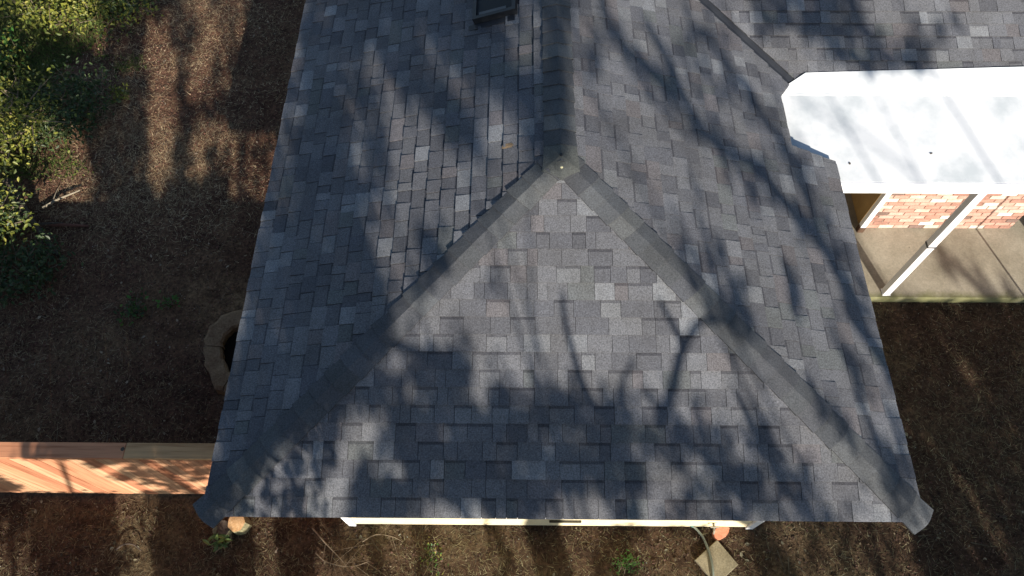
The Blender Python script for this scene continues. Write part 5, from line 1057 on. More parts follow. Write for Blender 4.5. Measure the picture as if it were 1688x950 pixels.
(374,-804,919,387,-717,891,431,-793,923,448,-830,937,445,-740,902,356,-856,927,379,-857,935,382,-830,925,400,-830,927,398,-805,919,370,-671,864,406,-758,903,415,-760,905,396,-664,863,421,-693,877,352,-809,906,351,-762,886,357,-680,861,426,-849,932,425,-810,916,391,-672,863,428,-745,892,411,-676,863,346,-855,915,365,-811,902,387,-859,926,341,-689,854,402,-833,918,368,-677,859,381,-709,869,405,-750,888,428,-791,909,429,-764,893,439,-752,886,344,-751,872,349,-763,878,392,-847,918,379,-796,896,385,-779,890,404,-828,913,396,-740,876,426,-793,902,441,-808,905,460,-852,920,346,-846,903,350,-830,899,362,-825,897,380,-857,911,345,-691,845,390,-805,894,363,-698,854,425,-845,915,428,-840,916,432,-773,883,368,-853,903,364,-821,893,383,-859,909,344,-705,848,394,-848,904,384,-782,878,409,-828,900,397,-752,874,411,-779,881,415,-724,860,344,-783,869,365,-826,887,373,-795,881,342,-664,826,369,-692,843,426,-856,910,432,-801,887,593,-697,823,341,-831,880,349,-730,846,364,-741,854,405,-813,887,417,-796,879,579,-672,806,593,-671,807,365,-838,883,352,-783,861,352,-746,847,347,-706,831,362,-696,832,359,-672,822,402,-764,858,417,-782,869,605,-817,857,603,-692,812,377,-856,886,360,-770,853,355,-700,830,388,-775,858,372,-693,826,419,-813,875,602,-793,843,587,-661,790,344,-844,870,345,-830,868,389,-800,866,365,-697,826,384,-753,847,425,-857,887,408,-742,839,351,-826,862,389,-796,859,370,-714,823,398,-782,852,422,-824,866,443,-817,859,548,-798,838,568,-794,830,380,-805,858,387,-807,857,363,-710,820,436,-783,838,454,-796,840,532,-757,814,532,-662,772,568,-746,799,602,-716,785,599,-676,768,345,-709,812,344,-696,807,379,-778,838,407,-840,865,435,-839,860,443,-848,863,441,-772,828,507,-728,796,504,-678,773,544,-744,797,596,-818,823,357,-760,827,361,-740,821,366,-663,785,383,-697,797,386,-699,796,440,-770,820,459,-674,773,525,-846,845,513,-770,809,498,-690,776,562,-762,800,383,-852,860,343,-713,805,352,-704,802,404,-838,855,378,-721,802,399,-753,817,419,-807,838,420,-661,767,501,-752,799,529,-745,791,578,-829,818,380,-850,855,364,-773,825,408,-800,831,455,-813,830,496,-712,774,524,-754,791,551,-839,823,539,-728,777,351,-823,835,356,-772,820,386,-833,845,477,-843,830,451,-676,760,480,-694,764,519,-780,798,566,-837,813,361,-792,824,368,-796,826,430,-719,779,447,-709,767,507,-844,824,489,-732,776,476,-668,745,552,-838,810,529,-714,757,540,-727,760,349,-856,841,440,-737,781,452,-741,781,489,-670,741,534,-750,769,570,-774,774,538,-666,728,467,-780,788,500,-698,743,559,-856,807,553,-777,773,555,-730,750,361,-834,825,355,-798,813,445,-701,749,520,-856,811,547,-756,759,563,-781,764,597,-848,792,580,-743,747,446,-681,738,480,-775,772,552,-760,753,352,-820,815,342,-777,795,462,-706,741,468,-718,745,509,-808,779,568,-747,737,485,-704,731,486,-717,729,595,-837,766,483,-733,733,493,-745,737,511,-775,746,490,-666,701,536,-701,707,557,-733,719,511,-829,765,555,-823,754,578,-764,723,531,-784,737,522,-736,715,543,-767,724,529,-687,692,533,-668,683,591,-764,716,438,-730,728,510,-757,722,495,-662,681,600,-856,753,568,-729,698,475,-669,686,519,-798,734,522,-731,705,583,-827,739,452,-789,740,497,-743,711,579,-845,740,588,-804,717,455,-819,750,572,-846,736,559,-787,714,574,-798,712,589,-820,722,573,-735,685,517,-671,662,587,-832,722,522,-706,672,530,-697,668,584,-843,722,411,-777,728,429,-833,747,439,-784,718,452,-789,717,557,-820,711,587,-821,705,547,-667,636,431,-817,733,406,-723,693,424,-742,698,386,-700,685,404,-721,688,409,-673,663,587,-807,686,462,-859,737,481,-709,658,477,-671,643,554,-756,667,539,-674,630,401,-681,662,503,-775,682,554,-741,655,430,-757,687,447,-788,698,444,-761,684,486,-728,658,534,-851,709,553,-742,650,578,-795,668,408,-750,684,398,-696,662,449,-812,706,443,-776,691,471,-846,714,481,-712,649,568,-753,648,431,-800,700,425,-756,679,426,-737,671,412,-674,641,551,-685,616,452,-859,718,455,-836,708,414,-683,645,496,-670,611,572,-788,649,495,-691,614,521,-787,647,495,-671,597,526,-784,639,521,-731,614,464,-959,725,498,-702,604,526,-677,585,457,-708,612,495,-687,593,350,-996,729,341,-805,652,358,-847,668,392,-932,705,367,-811,654,409,-884,683,461,-752,630,485,-797,644,491,-688,591,368,-947,705,408,-884,680,483,-992,724,492,-1000,726,510,-857,664,359,-953,701,398,-871,668,481,-747,616,539,-761,604,354,-926,685,342,-867,662,414,-996,715,409,-974,704,408,-942,694,386,-839,651,402,-878,665,435,-964,701,432,-816,641,457,-664,576,536,-747,597,359,-946,690,373,-948,689,362,-881,663,389,-952,695,396,-959,697,355,-803,630,374,-839,644,392,-872,661,420,-933,683,420,-909,672,454,-989,705,467,-961,698,474,-963,698,471,-935,688,533,-858,648,562,-848,635,366,-973,695,365,-917,675,389,-972,696,365,-894,663,380,-902,669,408,-975,699,423,-994,706,384,-862,650,396,-877,655,425,-942,682,443,-969,692,425,-892,664,476,-983,703,474,-944,686,510,-761,603,510,-749,597,559,-852,634,355,-939,679,340,-881,652,365,-907,666,393,-984,697,408,-998,700,357,-811,625,369,-831,634,389,-841,636,418,-887,658,392,-803,620,400,-805,622,408,-808,622,432,-855,641,459,-918,671,471,-940,676,504,-759,599,489,-678,561,550,-825,619,353,-951,679,341,-884,651,356,-923,665,388,-839,632,439,-977,687,405,-846,636,421,-879,646,459,-965,684,428,-853,637,477,-975,687,480,-976,686,480,-891,652,514,-787,606,496,-714,574,540,-826,619,353,-950,671,343,-895,649,439,-982,687,442,-978,683,416,-848,632,409,-824,623,415,-818,617,424,-815,620,488,-988,690,484,-970,682,445,-822,620,480,-902,654,503,-973,680,528,-838,624,538,-816,611,346,-972,677,352,-958,669,410,-967,674,386,-805,610,396,-819,613,455,-974,679,444,-908,648,425,-841,622,438,-838,623,439,-820,617,452,-840,621,505,-995,685,348,-927,652,342,-892,639,377,-984,678,376,-881,633,417,-983,678,408,-952,664,414,-885,636,405,-848,622,406,-833,614,427,-880,633,417,-811,606,429,-814,609,486,-975,675,440,-818,608,476,-910,647,479,-910,645,533,-833,613,364,-857,618,394,-935,653,370,-822,605,375,-825,606,436,-940,654,424,-900,637,423,-860,622,439,-896,633,444,-889,631,450,-862,621,447,-818,606,486,-926,647,568,-962,664,363,-894,631,359,-868,619,386,-933,646,407,-987,666,421,-996,671,411,-934,646,407,-906,636,414,-914,638,416,-894,631,457,-994,672,428,-891,628,448,-924,641,475,-919,638,501,-986,666,490,-936,647,511,-982,665,498,-916,637,522,-919,638,558,-916,641,358,-969,658,405,-852,610,462,-974,658,411,-801,588,556,-821,354,484,-945,646,532,-691,303,501,-952,649,500,-711,553,424,-792,340,442,-839,360,447,-666,289,488,-764,329,493,-735,318,547,-778,335,544,-712,307,589,-777,335,579,-727,315,340,-762,325,359,-680,292,381,-717,306,396,-700,299,497,-829,352,459,-662,283,512,-793,339,595,-832,352,604,-799,338,343,-823,345,450,-694,292,471,-721,304,484,-739,309,529,-850,355,554,-713,299,601,-786,330,586,-701,297,424,-818,341,476,-780,325,486,-783,324,452,-668,276,570,-831,344,561,-772,321,492,-835,343,466,-731,301,481,-773,316,503,-667,276,561,-684,281,603,-727,300,342,-810,329,482,-839,338,494,-832,337,469,-723,291,471,-708,288,564,-849,346,532,-682,274,596,-837,339,483,-751,300,444,-749,297,497,-834,332,480,-768,305,435,-695,272,484,-823,323,487,-806,315,426,-708,270,446,-741,284,485,-836,325,471,-754,290,475,-858,328,461,-774,294,425,-728,273,430,-702,262,472,-789,296,606,-661,247,428,-733,271,444,-732,270,599,-670,246,440,-813,300,416,-695,253,431,-721,262,475,-824,306,417,-689,248,460,-795,290),
(610,-661,866,669,-794,922,646,-672,865,690,-771,907,729,-811,923,742,-811,925,761,-801,919,753,-739,899,754,-699,882,770,-708,887,815,-753,902,643,-712,881,654,-731,884,681,-788,905,699,-793,911,690,-701,874,692,-669,863,699,-686,864,719,-687,866,780,-829,922,795,-822,924,786,-730,886,625,-741,885,645,-757,885,636,-683,860,640,-669,854,682,-770,890,724,-853,930,725,-840,918,681,-668,848,700,-705,863,740,-798,902,752,-784,897,784,-848,928,745,-707,865,770,-745,886,796,-830,915,648,-768,883,641,-683,850,688,-801,899,685,-753,875,685,-738,870,673,-661,840,735,-802,898,735,-746,874,741,-750,877,758,-774,891,735,-672,842,629,-747,865,648,-764,871,661,-759,876,700,-846,911,683,-722,858,704,-768,874,753,-848,911,704,-676,836,724,-691,844,779,-828,903,779,-817,899,618,-763,871,631,-765,867,648,-796,879,636,-710,846,665,-772,870,686,-780,872,670,-685,834,704,-776,876,694,-708,848,739,-805,888,725,-721,849,782,-859,908,757,-766,867,752,-720,851,631,-808,879,634,-776,866,624,-686,826,685,-839,890,674,-802,874,666,-721,846,671,-701,838,708,-794,869,692,-680,830,735,-794,875,732,-665,822,625,-780,857,648,-808,869,651,-785,863,640,-715,835,641,-690,823,655,-697,823,712,-858,893,736,-860,890,724,-757,853,719,-731,837,739,-773,853,718,-676,813,629,-770,848,654,-813,862,632,-716,828,642,-715,825,698,-823,867,669,-677,808,730,-820,871,689,-682,812,718,-742,836,709,-663,807,647,-846,874,627,-725,820,677,-859,876,648,-703,812,651,-665,796,681,-719,816,673,-677,803,713,-767,837,754,-858,878,743,-797,848,641,-766,829,659,-773,834,687,-859,867,672,-767,832,703,-848,865,665,-694,802,716,-830,857,690,-686,801,716,-768,831,734,-786,839,621,-765,823,619,-744,812,662,-832,849,630,-712,804,648,-695,792,656,-683,788,700,-805,841,672,-684,791,626,-768,817,648,-818,837,659,-804,832,655,-736,802,655,-702,791,688,-746,810,690,-726,803,699,-721,796,713,-730,804,630,-816,830,661,-828,835,646,-709,786,688,-789,817,706,-745,802,736,-828,834,709,-717,788,755,-682,774,807,-774,813,805,-706,785,672,-796,815,647,-683,770,658,-687,767,697,-775,803,704,-700,775,737,-791,810,824,-830,829,699,-821,816,665,-695,762,682,-696,769,699,-691,763,722,-731,780,757,-809,808,762,-776,798,769,-772,798,669,-684,753,693,-729,772,708,-681,755,734,-720,768,735,-683,754,795,-837,814,792,-799,802,741,-858,816,735,-814,801,711,-696,750,734,-728,765,734,-661,734,754,-697,751,741,-856,812,613,-859,712,871,-726,464,874,-719,464,896,-788,488,908,-800,485,896,-696,438,938,-855,499,921,-761,456,917,-698,430,922,-676,422,1072,-847,491,764,-731,434,792,-741,434,826,-804,460,799,-707,420,872,-818,469,881,-840,478,883,-755,440,907,-785,453,929,-842,478,913,-728,432,917,-686,424,938,-703,422,990,-859,483,977,-779,461,985,-701,420,1039,-860,483,1047,-848,480,1048,-789,457,1048,-679,412,1085,-783,464,1082,-730,442,781,-775,448,804,-830,467,769,-661,400,818,-796,453,813,-733,431,853,-857,477,857,-827,466,838,-708,417,881,-825,467,870,-764,439,855,-668,403,879,-715,420,932,-810,461,903,-708,417,946,-786,451,948,-753,439,959,-731,430,958,-735,427,960,-717,420,966,-663,399,1022,-837,470,993,-702,414,1035,-793,452,1063,-833,467,1079,-844,472,1030,-671,403,1057,-703,415,1072,-704,415,781,-835,466,733,-662,394,794,-800,451,784,-736,424,783,-695,407,794,-705,414,845,-849,471,847,-804,452,840,-733,422,836,-702,410,855,-696,408,861,-707,411,917,-838,467,879,-682,405,893,-685,403,920,-727,420,931,-739,424,976,-852,472,991,-836,467,992,-832,463,997,-819,456,1003,-814,454,1020,-780,444,997,-680,404,1011,-671,399,1062,-796,452,1024,-667,396,1091,-836,465,1056,-683,404,744,-720,413,760,-728,416,761,-710,406,808,-695,404,833,-763,427,851,-757,426,857,-749,427,894,-844,462,916,-842,464,894,-751,425,898,-728,418,940,-838,462,901,-667,389,955,-802,445,932,-691,400,974,-808,448,1008,-859,470,977,-740,421,1026,-839,459,1033,-832,458,1028,-789,439,1034,-769,431,1047,-766,431,1047,-725,417,1061,-764,429,729,-683,391,739,-685,393,750,-690,392,792,-796,439,789,-720,408,772,-662,384,788,-680,390,837,-775,429,859,-798,441,871,-832,453,883,-824,448,885,-792,439,857,-669,388,921,-830,450,903,-729,411,938,-826,451,929,-759,423,937,-731,411,968,-790,439,939,-684,393,1006,-834,455,961,-672,386,984,-717,406,1030,-823,449,1038,-779,433,1052,-801,442,1054,-770,426,1046,-719,408,731,-723,402,760,-782,429,728,-662,376,770,-741,409,757,-668,383,833,-848,455,833,-826,447,843,-787,431,875,-853,456,831,-671,383,839,-685,387,862,-709,399,906,-807,440,929,-837,450,891,-688,387,897,-671,383,967,-853,457,926,-708,395,958,-743,413,996,-843,452,1008,-860,458,1004,-807,439,1011,-783,427,997,-695,392,1056,-849,453,1067,-851,458,1036,-703,397,756,-820,439,768,-829,440,782,-849,450,771,-757,413,776,-733,401,821,-839,447,816,-808,434,781,-674,376,822,-695,387,828,-707,390,869,-782,423,886,-816,435,912,-856,451,898,-772,419,885,-696,390,924,-769,418,903,-673,380,908,-663,376,961,-803,431,958,-741,404,1004,-839,446,963,-692,384,1008,-795,427,985,-694,385,1030,-815,435,1013,-712,393,1035,-748,408,745,-801,426,767,-846,443,773,-837,441,750,-721,391,776,-755,408,764,-704,386,817,-812,431,791,-714,390,848,-760,410,842,-741,400,884,-816,431,861,-722,390,908,-821,435,891,-741,403,906,-741,401,920,-753,406,921,-741,398,948,-786,419,964,-807,426,992,-854,447,1004,-847,446,1010,-828,437,980,-670,374,1039,-848,447,995,-678,373,1019,-736,397,752,-797,420,763,-817,427,758,-777,409,761,-721,388,806,-837,436,769,-685,375,817,-827,429,810,-761,403,844,-751,402,868,-795,418,865,-736,396,879,-782,411,900,-773,410,891,-722,389,891,-686,372,942,-829,431,939,-749,401,911,-661,361,973,-816,426,958,-713,384,1001,-815,426,967,-666,368,1003,-769,406,1012,-756,400,1001,-696,376,705,-700,373,740,-760,399,735,-717,382,741,-693,371,803,-854,436,747,-669,359,822,-856,437,790,-686,371,803,-710,376,848,-750,394,885,-829,429,897,-834,427,871,-729,386,905,-797,416,879,-674,362,909,-742,390,906,-702,374,936,-752,397,928,-677,365,968,-767,404,972,-746,394,954,-670,364,1002,-803,414,1027,-837,429,1041,-843,430,750,-854,433,731,-781,400,746,-779,401,748,-748,388,761,-744,389,794,-821,420,756,-669,355,794,-752,391,784,-680,360,877,-830,422,872,-796,409,854,-677,361,870,-724,378,928,-853,433,924,-817,416,950,-840,426,920,-708,373,952,-789,407,977,-840,426,946,-698,370,990,-804,410,1000,-826,420,1020,-819,420,982,-672,358,694,-674,356,743,-811,410,701,-671,350,717,-686,357,774,-812,412,775,-773,392,770,-738,379,790,-734,379,803,-770,395,838,-834,418,829,-761,390,868,-833,419,831,-694,360,872,-769,393,872,-716,373,868,-707,366,884,-689,360,936,-852,425,909,-706,367,914,-681,359,965,-816,412,932,-666,351,997,-837,423,971,-731,379,961,-665,351,1021,-819,412,725,-761,386,745,-814,408,758,-799,402,747,-735,372,794,-859,423,802,-842,416,748,-669,345,766,-666,344,827,-814,406,843,-835,413,858,-834,416,839,-757,385,859,-807,403,869,-779,394,854,-705,361,880,-761,386,864,-661,346,877,-689,354,905,-715,366,914,-723,368,915,-701,360,950,-753,384,972,-792,398,939,-661,346,998,-795,400,974,-679,352,723,-803,397,716,-725,363,715,-707,355,738,-734,367,791,-855,419,763,-739,372,801,-820,406,756,-677,344,813,-808,400,790,-699,357,795,-661,341,817,-711,360,844,-750,375,886,-849,418,875,-795,395,905,-859,421,885,-756,377,865,-678,344,909,-758,377,942,-849,414,953,-849,415,905,-662,338,936,-731,366,995,-849,416,954,-694,351,980,-725,368,767,-839,408,736,-712,354,772,-795,387,758,-711,356,785,-787,384,768,-676,342,825,-832,406,846,-844,411,831,-790,386,822,-730,362,823,-664,338,861,-784,385,856,-724,359,885,-774,383,879,-732,362,893,-722,362,934,-839,407,896,-675,342,913,-682,343,956,-806,394,974,-815,398,952,-738,365,992,-806,396,717,-763,369,771,-853,406,772,-826,397,784,-831,397,750,-691,343,816,-833,402,805,-795,384,789,-710,351,799,-674,337,848,-813,393,833,-729,358,848,-746,366,860,-768,372,863,-744,363,874,-728,358,870,-684,338,889,-739,360,913,-751,367,953,-847,408,933,-759,371,967,-837,400,988,-854,408,981,-787,383,718,-675,333,737,-714,348,743,-732,353,789,-811,386,765,-735,354,805,-820,388,796,-759,365,813,-761,367,841,-822,390,805,-661,325,842,-742,358,847,-752,362,842,-677,333,894,-819,391,910,-826,395,869,-667,327,911,-754,364,918,-757,366,929,-746,361,946,-785,377,917,-671,329,957,-732,355,679,-698,336,713,-766,362,743,-821,387,743,-799,376,712,-668,322,753,-780,369,773,-782,372,807,-813,384,782,-727,348,823,-812,383,809,-743,354,812,-683,330,851,-766,365,888,-857,399,863,-737,353,864,-722,347,905,-796,376,897,-753,357,897,-703,338,936,-796,379,908,-688,331,911,-667,322,967,-826,388,711,-809,376,675,-675,324,701,-714,340,754,-856,398,778,-838,391,796,-853,395,804,-832,389,812,-813,378,797,-735,347,848,-837,389,832,-732,345,824,-683,327,842,-678,326,887,-809,378,900,-808,378,874,-693,329,884,-691,328,911,-749,354,907,-698,333,960,-821,384,931,-705,337,681,-727,339,707,-776,361,729,-828,380,767,-705,330,786,-697,326,807,-708,330,821,-733,340,868,-842,388,866,-802,372,845,-686,322,883,-783,361,856,-677,318,894,-749,350,929,-836,385,909,-748,348,914,-712,334,955,-804,371,693,-732,338,719,-783,359,728,-784,358,791,-835,379,802,-843,384,773,-712,331,783,-704,327,788,-687,320,845,-832,379,844,-801,367,829,-735,337,841,-763,348,866,-771,354,878,-815,369,871,-717,333,892,-774,356,889,-727,337,919,-770,354,904,-702,326,922,-737,338,715,-805,364,682,-671,309,695,-711,322,710,-695,318,747,-777,352,795,-839,376,817,-830,374,787,-712,323,816,-768,347,851,-844,379,837,-775,352,822,-684,313,889,-858,386,836,-672,308,859,-731,332,898,-800,360,869,-694,318,883,-697,320,903,-699,322,901,-699,319,670,-723,324,671,-696,316,685,-722,324,730,-797,355,744,-810,359,779,-843,374,774,-728,326,764,-677,306,807,-773,348,795,-695,313,852,-853,380,852,-838,371,864,-833,368,845,-707,320,842,-697,314,899,-832,372,882,-735,331,860,-662,300,881,-682,308,890,-671,305,682,-781,343,707,-840,369,694,-734,326,741,-842,372,767,-805,354,777,-787,349,781,-680,302,837,-839,368,848,-817,360,839,-767,341,883,-859,376,838,-689,306,865,-752,334,869,-735,328,914,-853,374,894,-734,326,911,-764,338,661,-707,310,669,-706,308,712,-813,354,719,-804,348,747,-833,361,807,-820,356,774,-669,296,813,-726,319,832,-753,331,833,-723,319,853,-740,326,833,-674,295,854,-707,309,864,-692,306,895,-769,336,892,-722,315,638,-854,367,668,-758,328,670,-748,323,700,-819,350,666,-688,298,704,-720,313,701,-665,289,783,-820,351,786,-726,314,788,-699,302,799,-712,309,843,-820,354,839,-796,341,847,-759,328,858,-761,330,874,-774,333,865,-724,313,875,-727,313,919,-817,352,615,-776,329,656,-766,325,685,-823,348,677,-773,328,695,-678,289,792,-830,351,792,-711,305,848,-858,363,844,-802,340,864,-847,359,865,-828,351,852,-754,321,900,-855,362,866,-708,303,896,-788,334,612,-727,307,650,-745,313,670,-763,323,665,-732,307,676,-719,305,687,-738,311,721,-829,347,730,-734,310,748,-744,313,784,-742,312,803,-751,316,800,-712,300,809,-693,295,845,-803,337,814,-677,288,831,-707,298,888,-845,356,875,-786,330,871,-720,306,627,-858,357,665,-820,339,651,-744,309,658,-736,307,671,-734,307,716,-848,353,691,-753,313,726,-771,319,783,-858,355,788,-831,345,779,-737,308,811,-799,334,818,-816,338,827,-804,333,839,-812,337,846,-800,334,874,-857,355,854,-746,310,875,-812,336,867,-717,300,640,-714,293,630,-670,274,669,-731,302,649,-662,272,678,-706,292,732,-808,334,690,-667,273,734,-725,297,789,-846,348,758,-719,295,776,-748,308,819,-841,346,788,-696,288,841,-858,353,833,-809,333,844,-820,337,822,-704,291,840,-715,294,892,-858,354,862,-753,310,619,-832,339,621,-682,277,674,-820,335,673,-797,322,650,-675,272,679,-756,305,697,-752,307,759,-859,350,748,-795,323,776,-853,346,727,-681,277,757,-727,297,758,-698,284,792,-774,316,791,-743,301,811,-785,319,803,-719,291,798,-677,274,817,-714,288,831,-714,290,875,-826,335,835,-668,271,640,-727,290,649,-716,288,702,-849,342,686,-800,319,672,-694,278,721,-828,333,709,-732,293,752,-820,330,735,-749,301,728,-699,280,743,-690,278,732,-661,264,799,-815,329,777,-726,292,811,-810,327,796,-724,292,841,-826,331,825,-750,302,809,-676,272,850,-766,307,865,-773,311,649,-802,320,669,-841,335,639,-719,283,642,-710,279,697,-830,330,653,-679,266,669,-681,268,730,-852,337,742,-856,341,717,-740,293,733,-777,307,767,-827,329,745,-737,292,791,-842,334,784,-797,318,778,-757,299,798,-776,308,797,-737,292,834,-820,327,807,-707,281,820,-710,283,829,-741,293,832,-714,282,654,-787,310,636,-701,273,665,-764,300,655,-734,285,711,-854,336,664,-687,268,717,-825,324,694,-720,281,695,-671,261,735,-796,312,717,-700,275,723,-701,272,778,-819,322,772,-779,306,799,-818,323,752,-671,260,779,-692,271,832,-834,329,829,-808,318,822,-768,301,830,-752,296,858,-810,320,610,-691,266,650,-781,303,684,-853,330,667,-775,302,645,-683,261,675,-743,288,682,-744,286,718,-816,316,695,-689,266,744,-840,326,738,-789,306,730,-731,283,762,-806,314,765,-769,298,750,-706,271,811,-857,334,777,-725,279,811,-814,315,782,-692,265,798,-674,260,840,-781,305,815,-674,260,655,-830,320,652,-809,310,645,-742,282,643,-715,272,660,-741,282,666,-738,280,663,-687,259,717,-832,319,696,-712,270,726,-786,302,724,-755,288,724,-717,273,732,-729,276,724,-662,250,744,-679,258,771,-772,294,769,-705,269,778,-712,271,799,-767,292,835,-820,315,814,-733,280,802,-672,254,637,-728,274,674,-814,309,636,-664,248,644,-676,251,711,-853,323,688,-759,285,683,-697,261,729,-833,315,722,-759,285,735,-758,287,740,-776,292,719,-661,245,785,-836,318,775,-788,297,795,-825,314,778,-742,280,795,-742,281,787,-696,261,816,-770,289,854,-856,327,646,-783,291,661,-790,296,633,-682,251,637,-672,248,691,-800,298,674,-724,267,714,-804,302,688,-698,258,695,-685,252,756,-843,318,727,-731,272,763,-844,316,750,-744,276,742,-686,253,772,-746,277,801,-807,303,819,-839,317,812,-806,303,828,-800,301,836,-817,308,646,-831,310,662,-842,313,638,-743,273,651,-771,283,689,-839,311,673,-761,280,679,-747,275,687,-747,272,730,-845,314,719,-794,292,699,-711,259,704,-678,245,719,-710,259,748,-746,275,785,-835,312,748,-712,260,804,-835,312,803,-799,297,794,-767,282,800,-749,277,829,-826,306,647,-828,305,636,-783,284,619,-694,247,666,-805,296,681,-836,306,671,-764,277,691,-814,296,704,-800,294,712,-795,292,706,-782,284,724,-798,291,714,-719,261,719,-711,256,769,-832,307,746,-748,271,734,-684,244,746,-666,239,776,-764,277,822,-854,316,819,-820,302,795,-701,254),
]
LIMBS = [
([(7.07, -8.0, 3.75), (5.68, -8.0, 6.49), (5.73, -8.0, 6.65), (5.7, -8.0, 6.82), (5.69, -8.0, 6.98), (5.49, -8.0, 7.26), (5.39, -8.0, 7.46), (5.04, -8.0, 7.66), (4.93, -8.0, 7.86), (4.94, -8.0, 8.13), (4.89, -8.0, 8.45)],[0.075, 0.072, 0.069, 0.066, 0.063, 0.06, 0.057, 0.054, 0.051, 0.048, 0.045]),
([(5.69, -8.0, 6.98), (5.78, -8.0, 7.2), (5.88, -8.0, 7.41), (5.79, -8.0, 7.59), (5.76, -8.0, 7.86), (5.61, -8.0, 8.09), (5.54, -8.0, 8.31)],[0.05, 0.047, 0.043, 0.04, 0.037, 0.033, 0.03]),
([(5.01, -8.5, 8.14), (4.88, -8.5, 8.32), (4.67, -8.5, 8.52), (4.62, -8.5, 8.74), (4.69, -8.5, 8.95)],[0.075, 0.068, 0.06, 0.052, 0.045]),
([(4.58, -6.5, 7.05), (4.2, -6.5, 7.23), (4.05, -6.5, 7.56)],[0.02, 0.016, 0.012]),
([(2.69, -5.5, 5.35), (2.89, -5.5, 5.55), (3.1, -5.5, 5.79), (3.37, -5.5, 5.95), (3.74, -5.5, 5.93)],[0.042, 0.038, 0.034, 0.029, 0.025]),
([(3.1, -5.5, 5.79), (3.05, -5.5, 5.96), (3.02, -5.5, 6.06)],[0.03, 0.024, 0.018]),
([(2.24, -5.5, 5.41), (2.19, -5.5, 5.54), (2.18, -5.5, 5.71), (2.2, -5.5, 5.95), (2.25, -5.5, 6.09)],[0.032, 0.029, 0.026, 0.022, 0.019]),
([(2.49, -5.5, 5.38), (2.47, -5.5, 5.54), (2.66, -5.5, 5.71)],[0.025, 0.02, 0.015]),
([(0.29, -6.5, 6.03), (0.73, -6.5, 6.18), (1.04, -6.5, 6.2), (1.38, -6.5, 6.12), (1.65, -6.5, 6.06)],[0.05, 0.045, 0.04, 0.035, 0.03]),
([(1.39, -8.0, 6.82), (1.34, -8.0, 6.97), (1.33, -8.0, 7.24), (1.37, -8.0, 7.54), (1.49, -8.0, 7.96)],[0.06, 0.054, 0.048, 0.042, 0.036]),
([(2.42, -7.0, 7.38), (2.36, -7.0, 7.45), (2.13, -7.0, 7.56), (1.9, -7.0, 7.69), (1.76, -7.0, 7.83)],[0.05, 0.045, 0.04, 0.035, 0.03]),
([(3.09, -7.0, 7.72), (3.0, -7.0, 7.77), (2.78, -7.0, 7.82), (2.55, -7.0, 7.9), (2.43, -7.0, 8.03)],[0.06, 0.054, 0.048, 0.042, 0.036]),
([(6.74, -6.5, 7.33), (6.59, -6.5, 7.42), (6.35, -6.5, 7.59), (5.84, -6.5, 7.65)],[0.05, 0.043, 0.037, 0.03]),
([(6.68, -6.5, 7.59), (6.37, -6.5, 7.74), (6.21, -6.5, 7.93)],[0.045, 0.036, 0.027]),
([(8.43, -12.0, 8.78), (8.17, -12.0, 9.0), (7.85, -12.0, 9.17), (7.56, -12.0, 9.35)],[0.017, 0.015, 0.012, 0.01]),
([(3.54, -5.5, 4.97), (3.5, -5.5, 5.14), (3.44, -5.5, 5.3), (3.4, -5.5, 5.52)],[0.04, 0.035, 0.029, 0.024]),
([(3.18, -5.5, 4.93), (3.04, -5.5, 5.12), (2.86, -5.5, 5.28)],[0.035, 0.028, 0.021]),
([(8.58, -5.5, 3.59), (8.35, -5.5, 3.79), (8.19, -5.5, 3.93)],[0.04, 0.032, 0.024]),
]

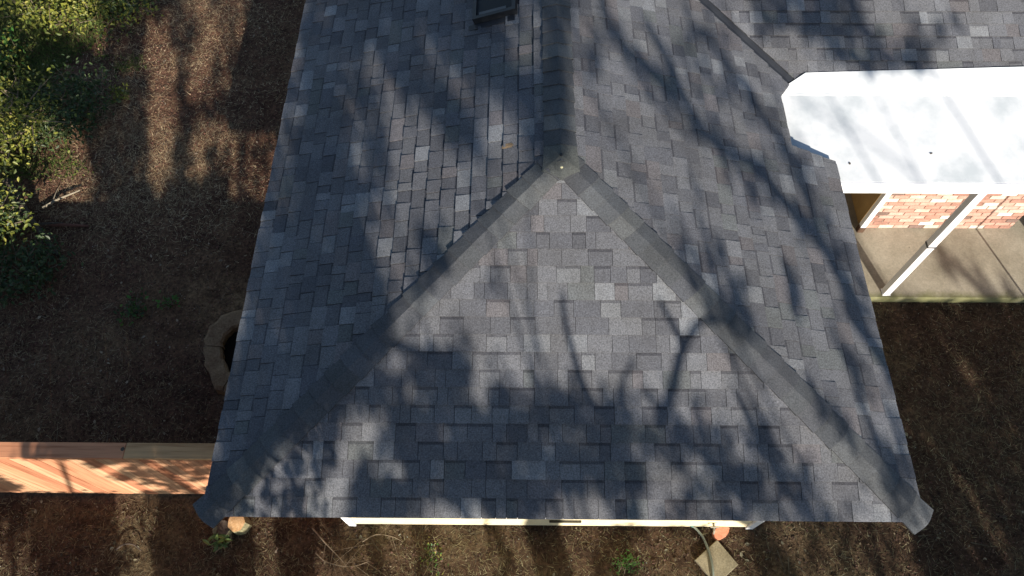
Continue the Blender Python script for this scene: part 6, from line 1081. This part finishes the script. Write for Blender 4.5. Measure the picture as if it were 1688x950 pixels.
# ------------------------------------------------------------------ trees that shade the house, standing south of it
M_OAK = tint_mat('oak_leaf', 0.6, 0.3)
TREE_LABEL = ['tall tree beyond the fence that shades the left yard', 'tall tree in front of the house that shades the left roof slope',
              'tall tree in front of the house that shades the front roof slope', 'tall tree in front of the house that shades the right roof slope',
              'tall tree at the right that shades the soil and the patio']
trees = []
for k, cl in enumerate(CLUMPS):
    P = np.array(cl, float).reshape(-1, 3) / 100.0
    bx, by = TREE_X[k], TREE_Y[k]
    root = thing('shade_tree', TREE_LABEL[k], 'tree', (bx, by, 0), 'trees south of the house')
    trees.append(root)
    zl = np.percentile(P[:, 2], 8)
    fork = Vector((0.15, 0.1, min(3.6, zl - 0.2)))
    mesh_obj('trunk', *tube([(0, 0, -0.1), (0.02, 0, 0.25), (0.05, 0.03, 1.5), fork], [0.36, 0.26, 0.22, 0.19], 12, True, 0.15), M_BARK, root, smooth=True)
    o = np.array([bx, by, 0])
    L = P - o
    pick = nrg.choice(len(L), min(9, len(L)), replace=False)
    vf = []
    for i in pick:
        tip = Vector(L[i])
        mid = fork.lerp(tip, 0.5) + Vector((rnd.uniform(-.3, .3), -0.5, rnd.uniform(0, .5)))
        sp = smooth_path([fork, mid, tip], 5)
        vf.append(tube(sp, [0.03 * (1 - 0.8 * j / (len(sp) - 1)) for j in range(len(sp))], 5))
    V, F = join(vf)
    mesh_obj('branches', V, F, M_BARK, root)
    rep = (20, 7, 13, 6, 14)[k]
    n = len(L) * rep
    c = np.repeat(L, rep, 0) + nrg.normal(size=(n, 3)) * (np.array([0.05, 0.15, 0.05]) if k == 0 else np.array([0.03, 0.15, 0.03]))
    q_ = leaf_quads(c, nrg.normal(size=(n, 3)) + np.array([0.2, -0.7, 0.4]), 0.06 + 0.045 * nrg.random(n), 0.62, 0.15)
    col = np.array([(0.05, 0.08, 0.025), (0.07, 0.1, 0.03), (0.04, 0.06, 0.02)])[nrg.integers(0, 3, n)]
    fast_mesh('crown', q_, 4, M_OAK, root, np.concatenate([col, col], 0))
for pts_, rad in LIMBS:
    k = min(range(len(TREE_X)), key=lambda i: abs(TREE_X[i] - pts_[0][0]))
    b = trees[k].location
    sp = smooth_path([Vector(p) - b for p in pts_], 4)
    rr = np.interp(np.linspace(0, len(rad) - 1, len(sp)), np.arange(len(rad)), rad)
    mesh_obj('limb', *tube(sp, list(rr), 8), M_BARK, trees[k], smooth=True)
# thin garden stake standing right of the picture, its shadow crosses the patio
stake = mesh_obj('garden_stake', *tube([(0, 0, -0.1), (0, 0, 0.9), (0, 0, 1.75)], [0.014, 0.013, 0.012], 8), M_BLACK)
stake.location = (6.52, 2.15, 0)
tag(stake, 'thin dark garden stake in the soil right of the patio post', 'stake')
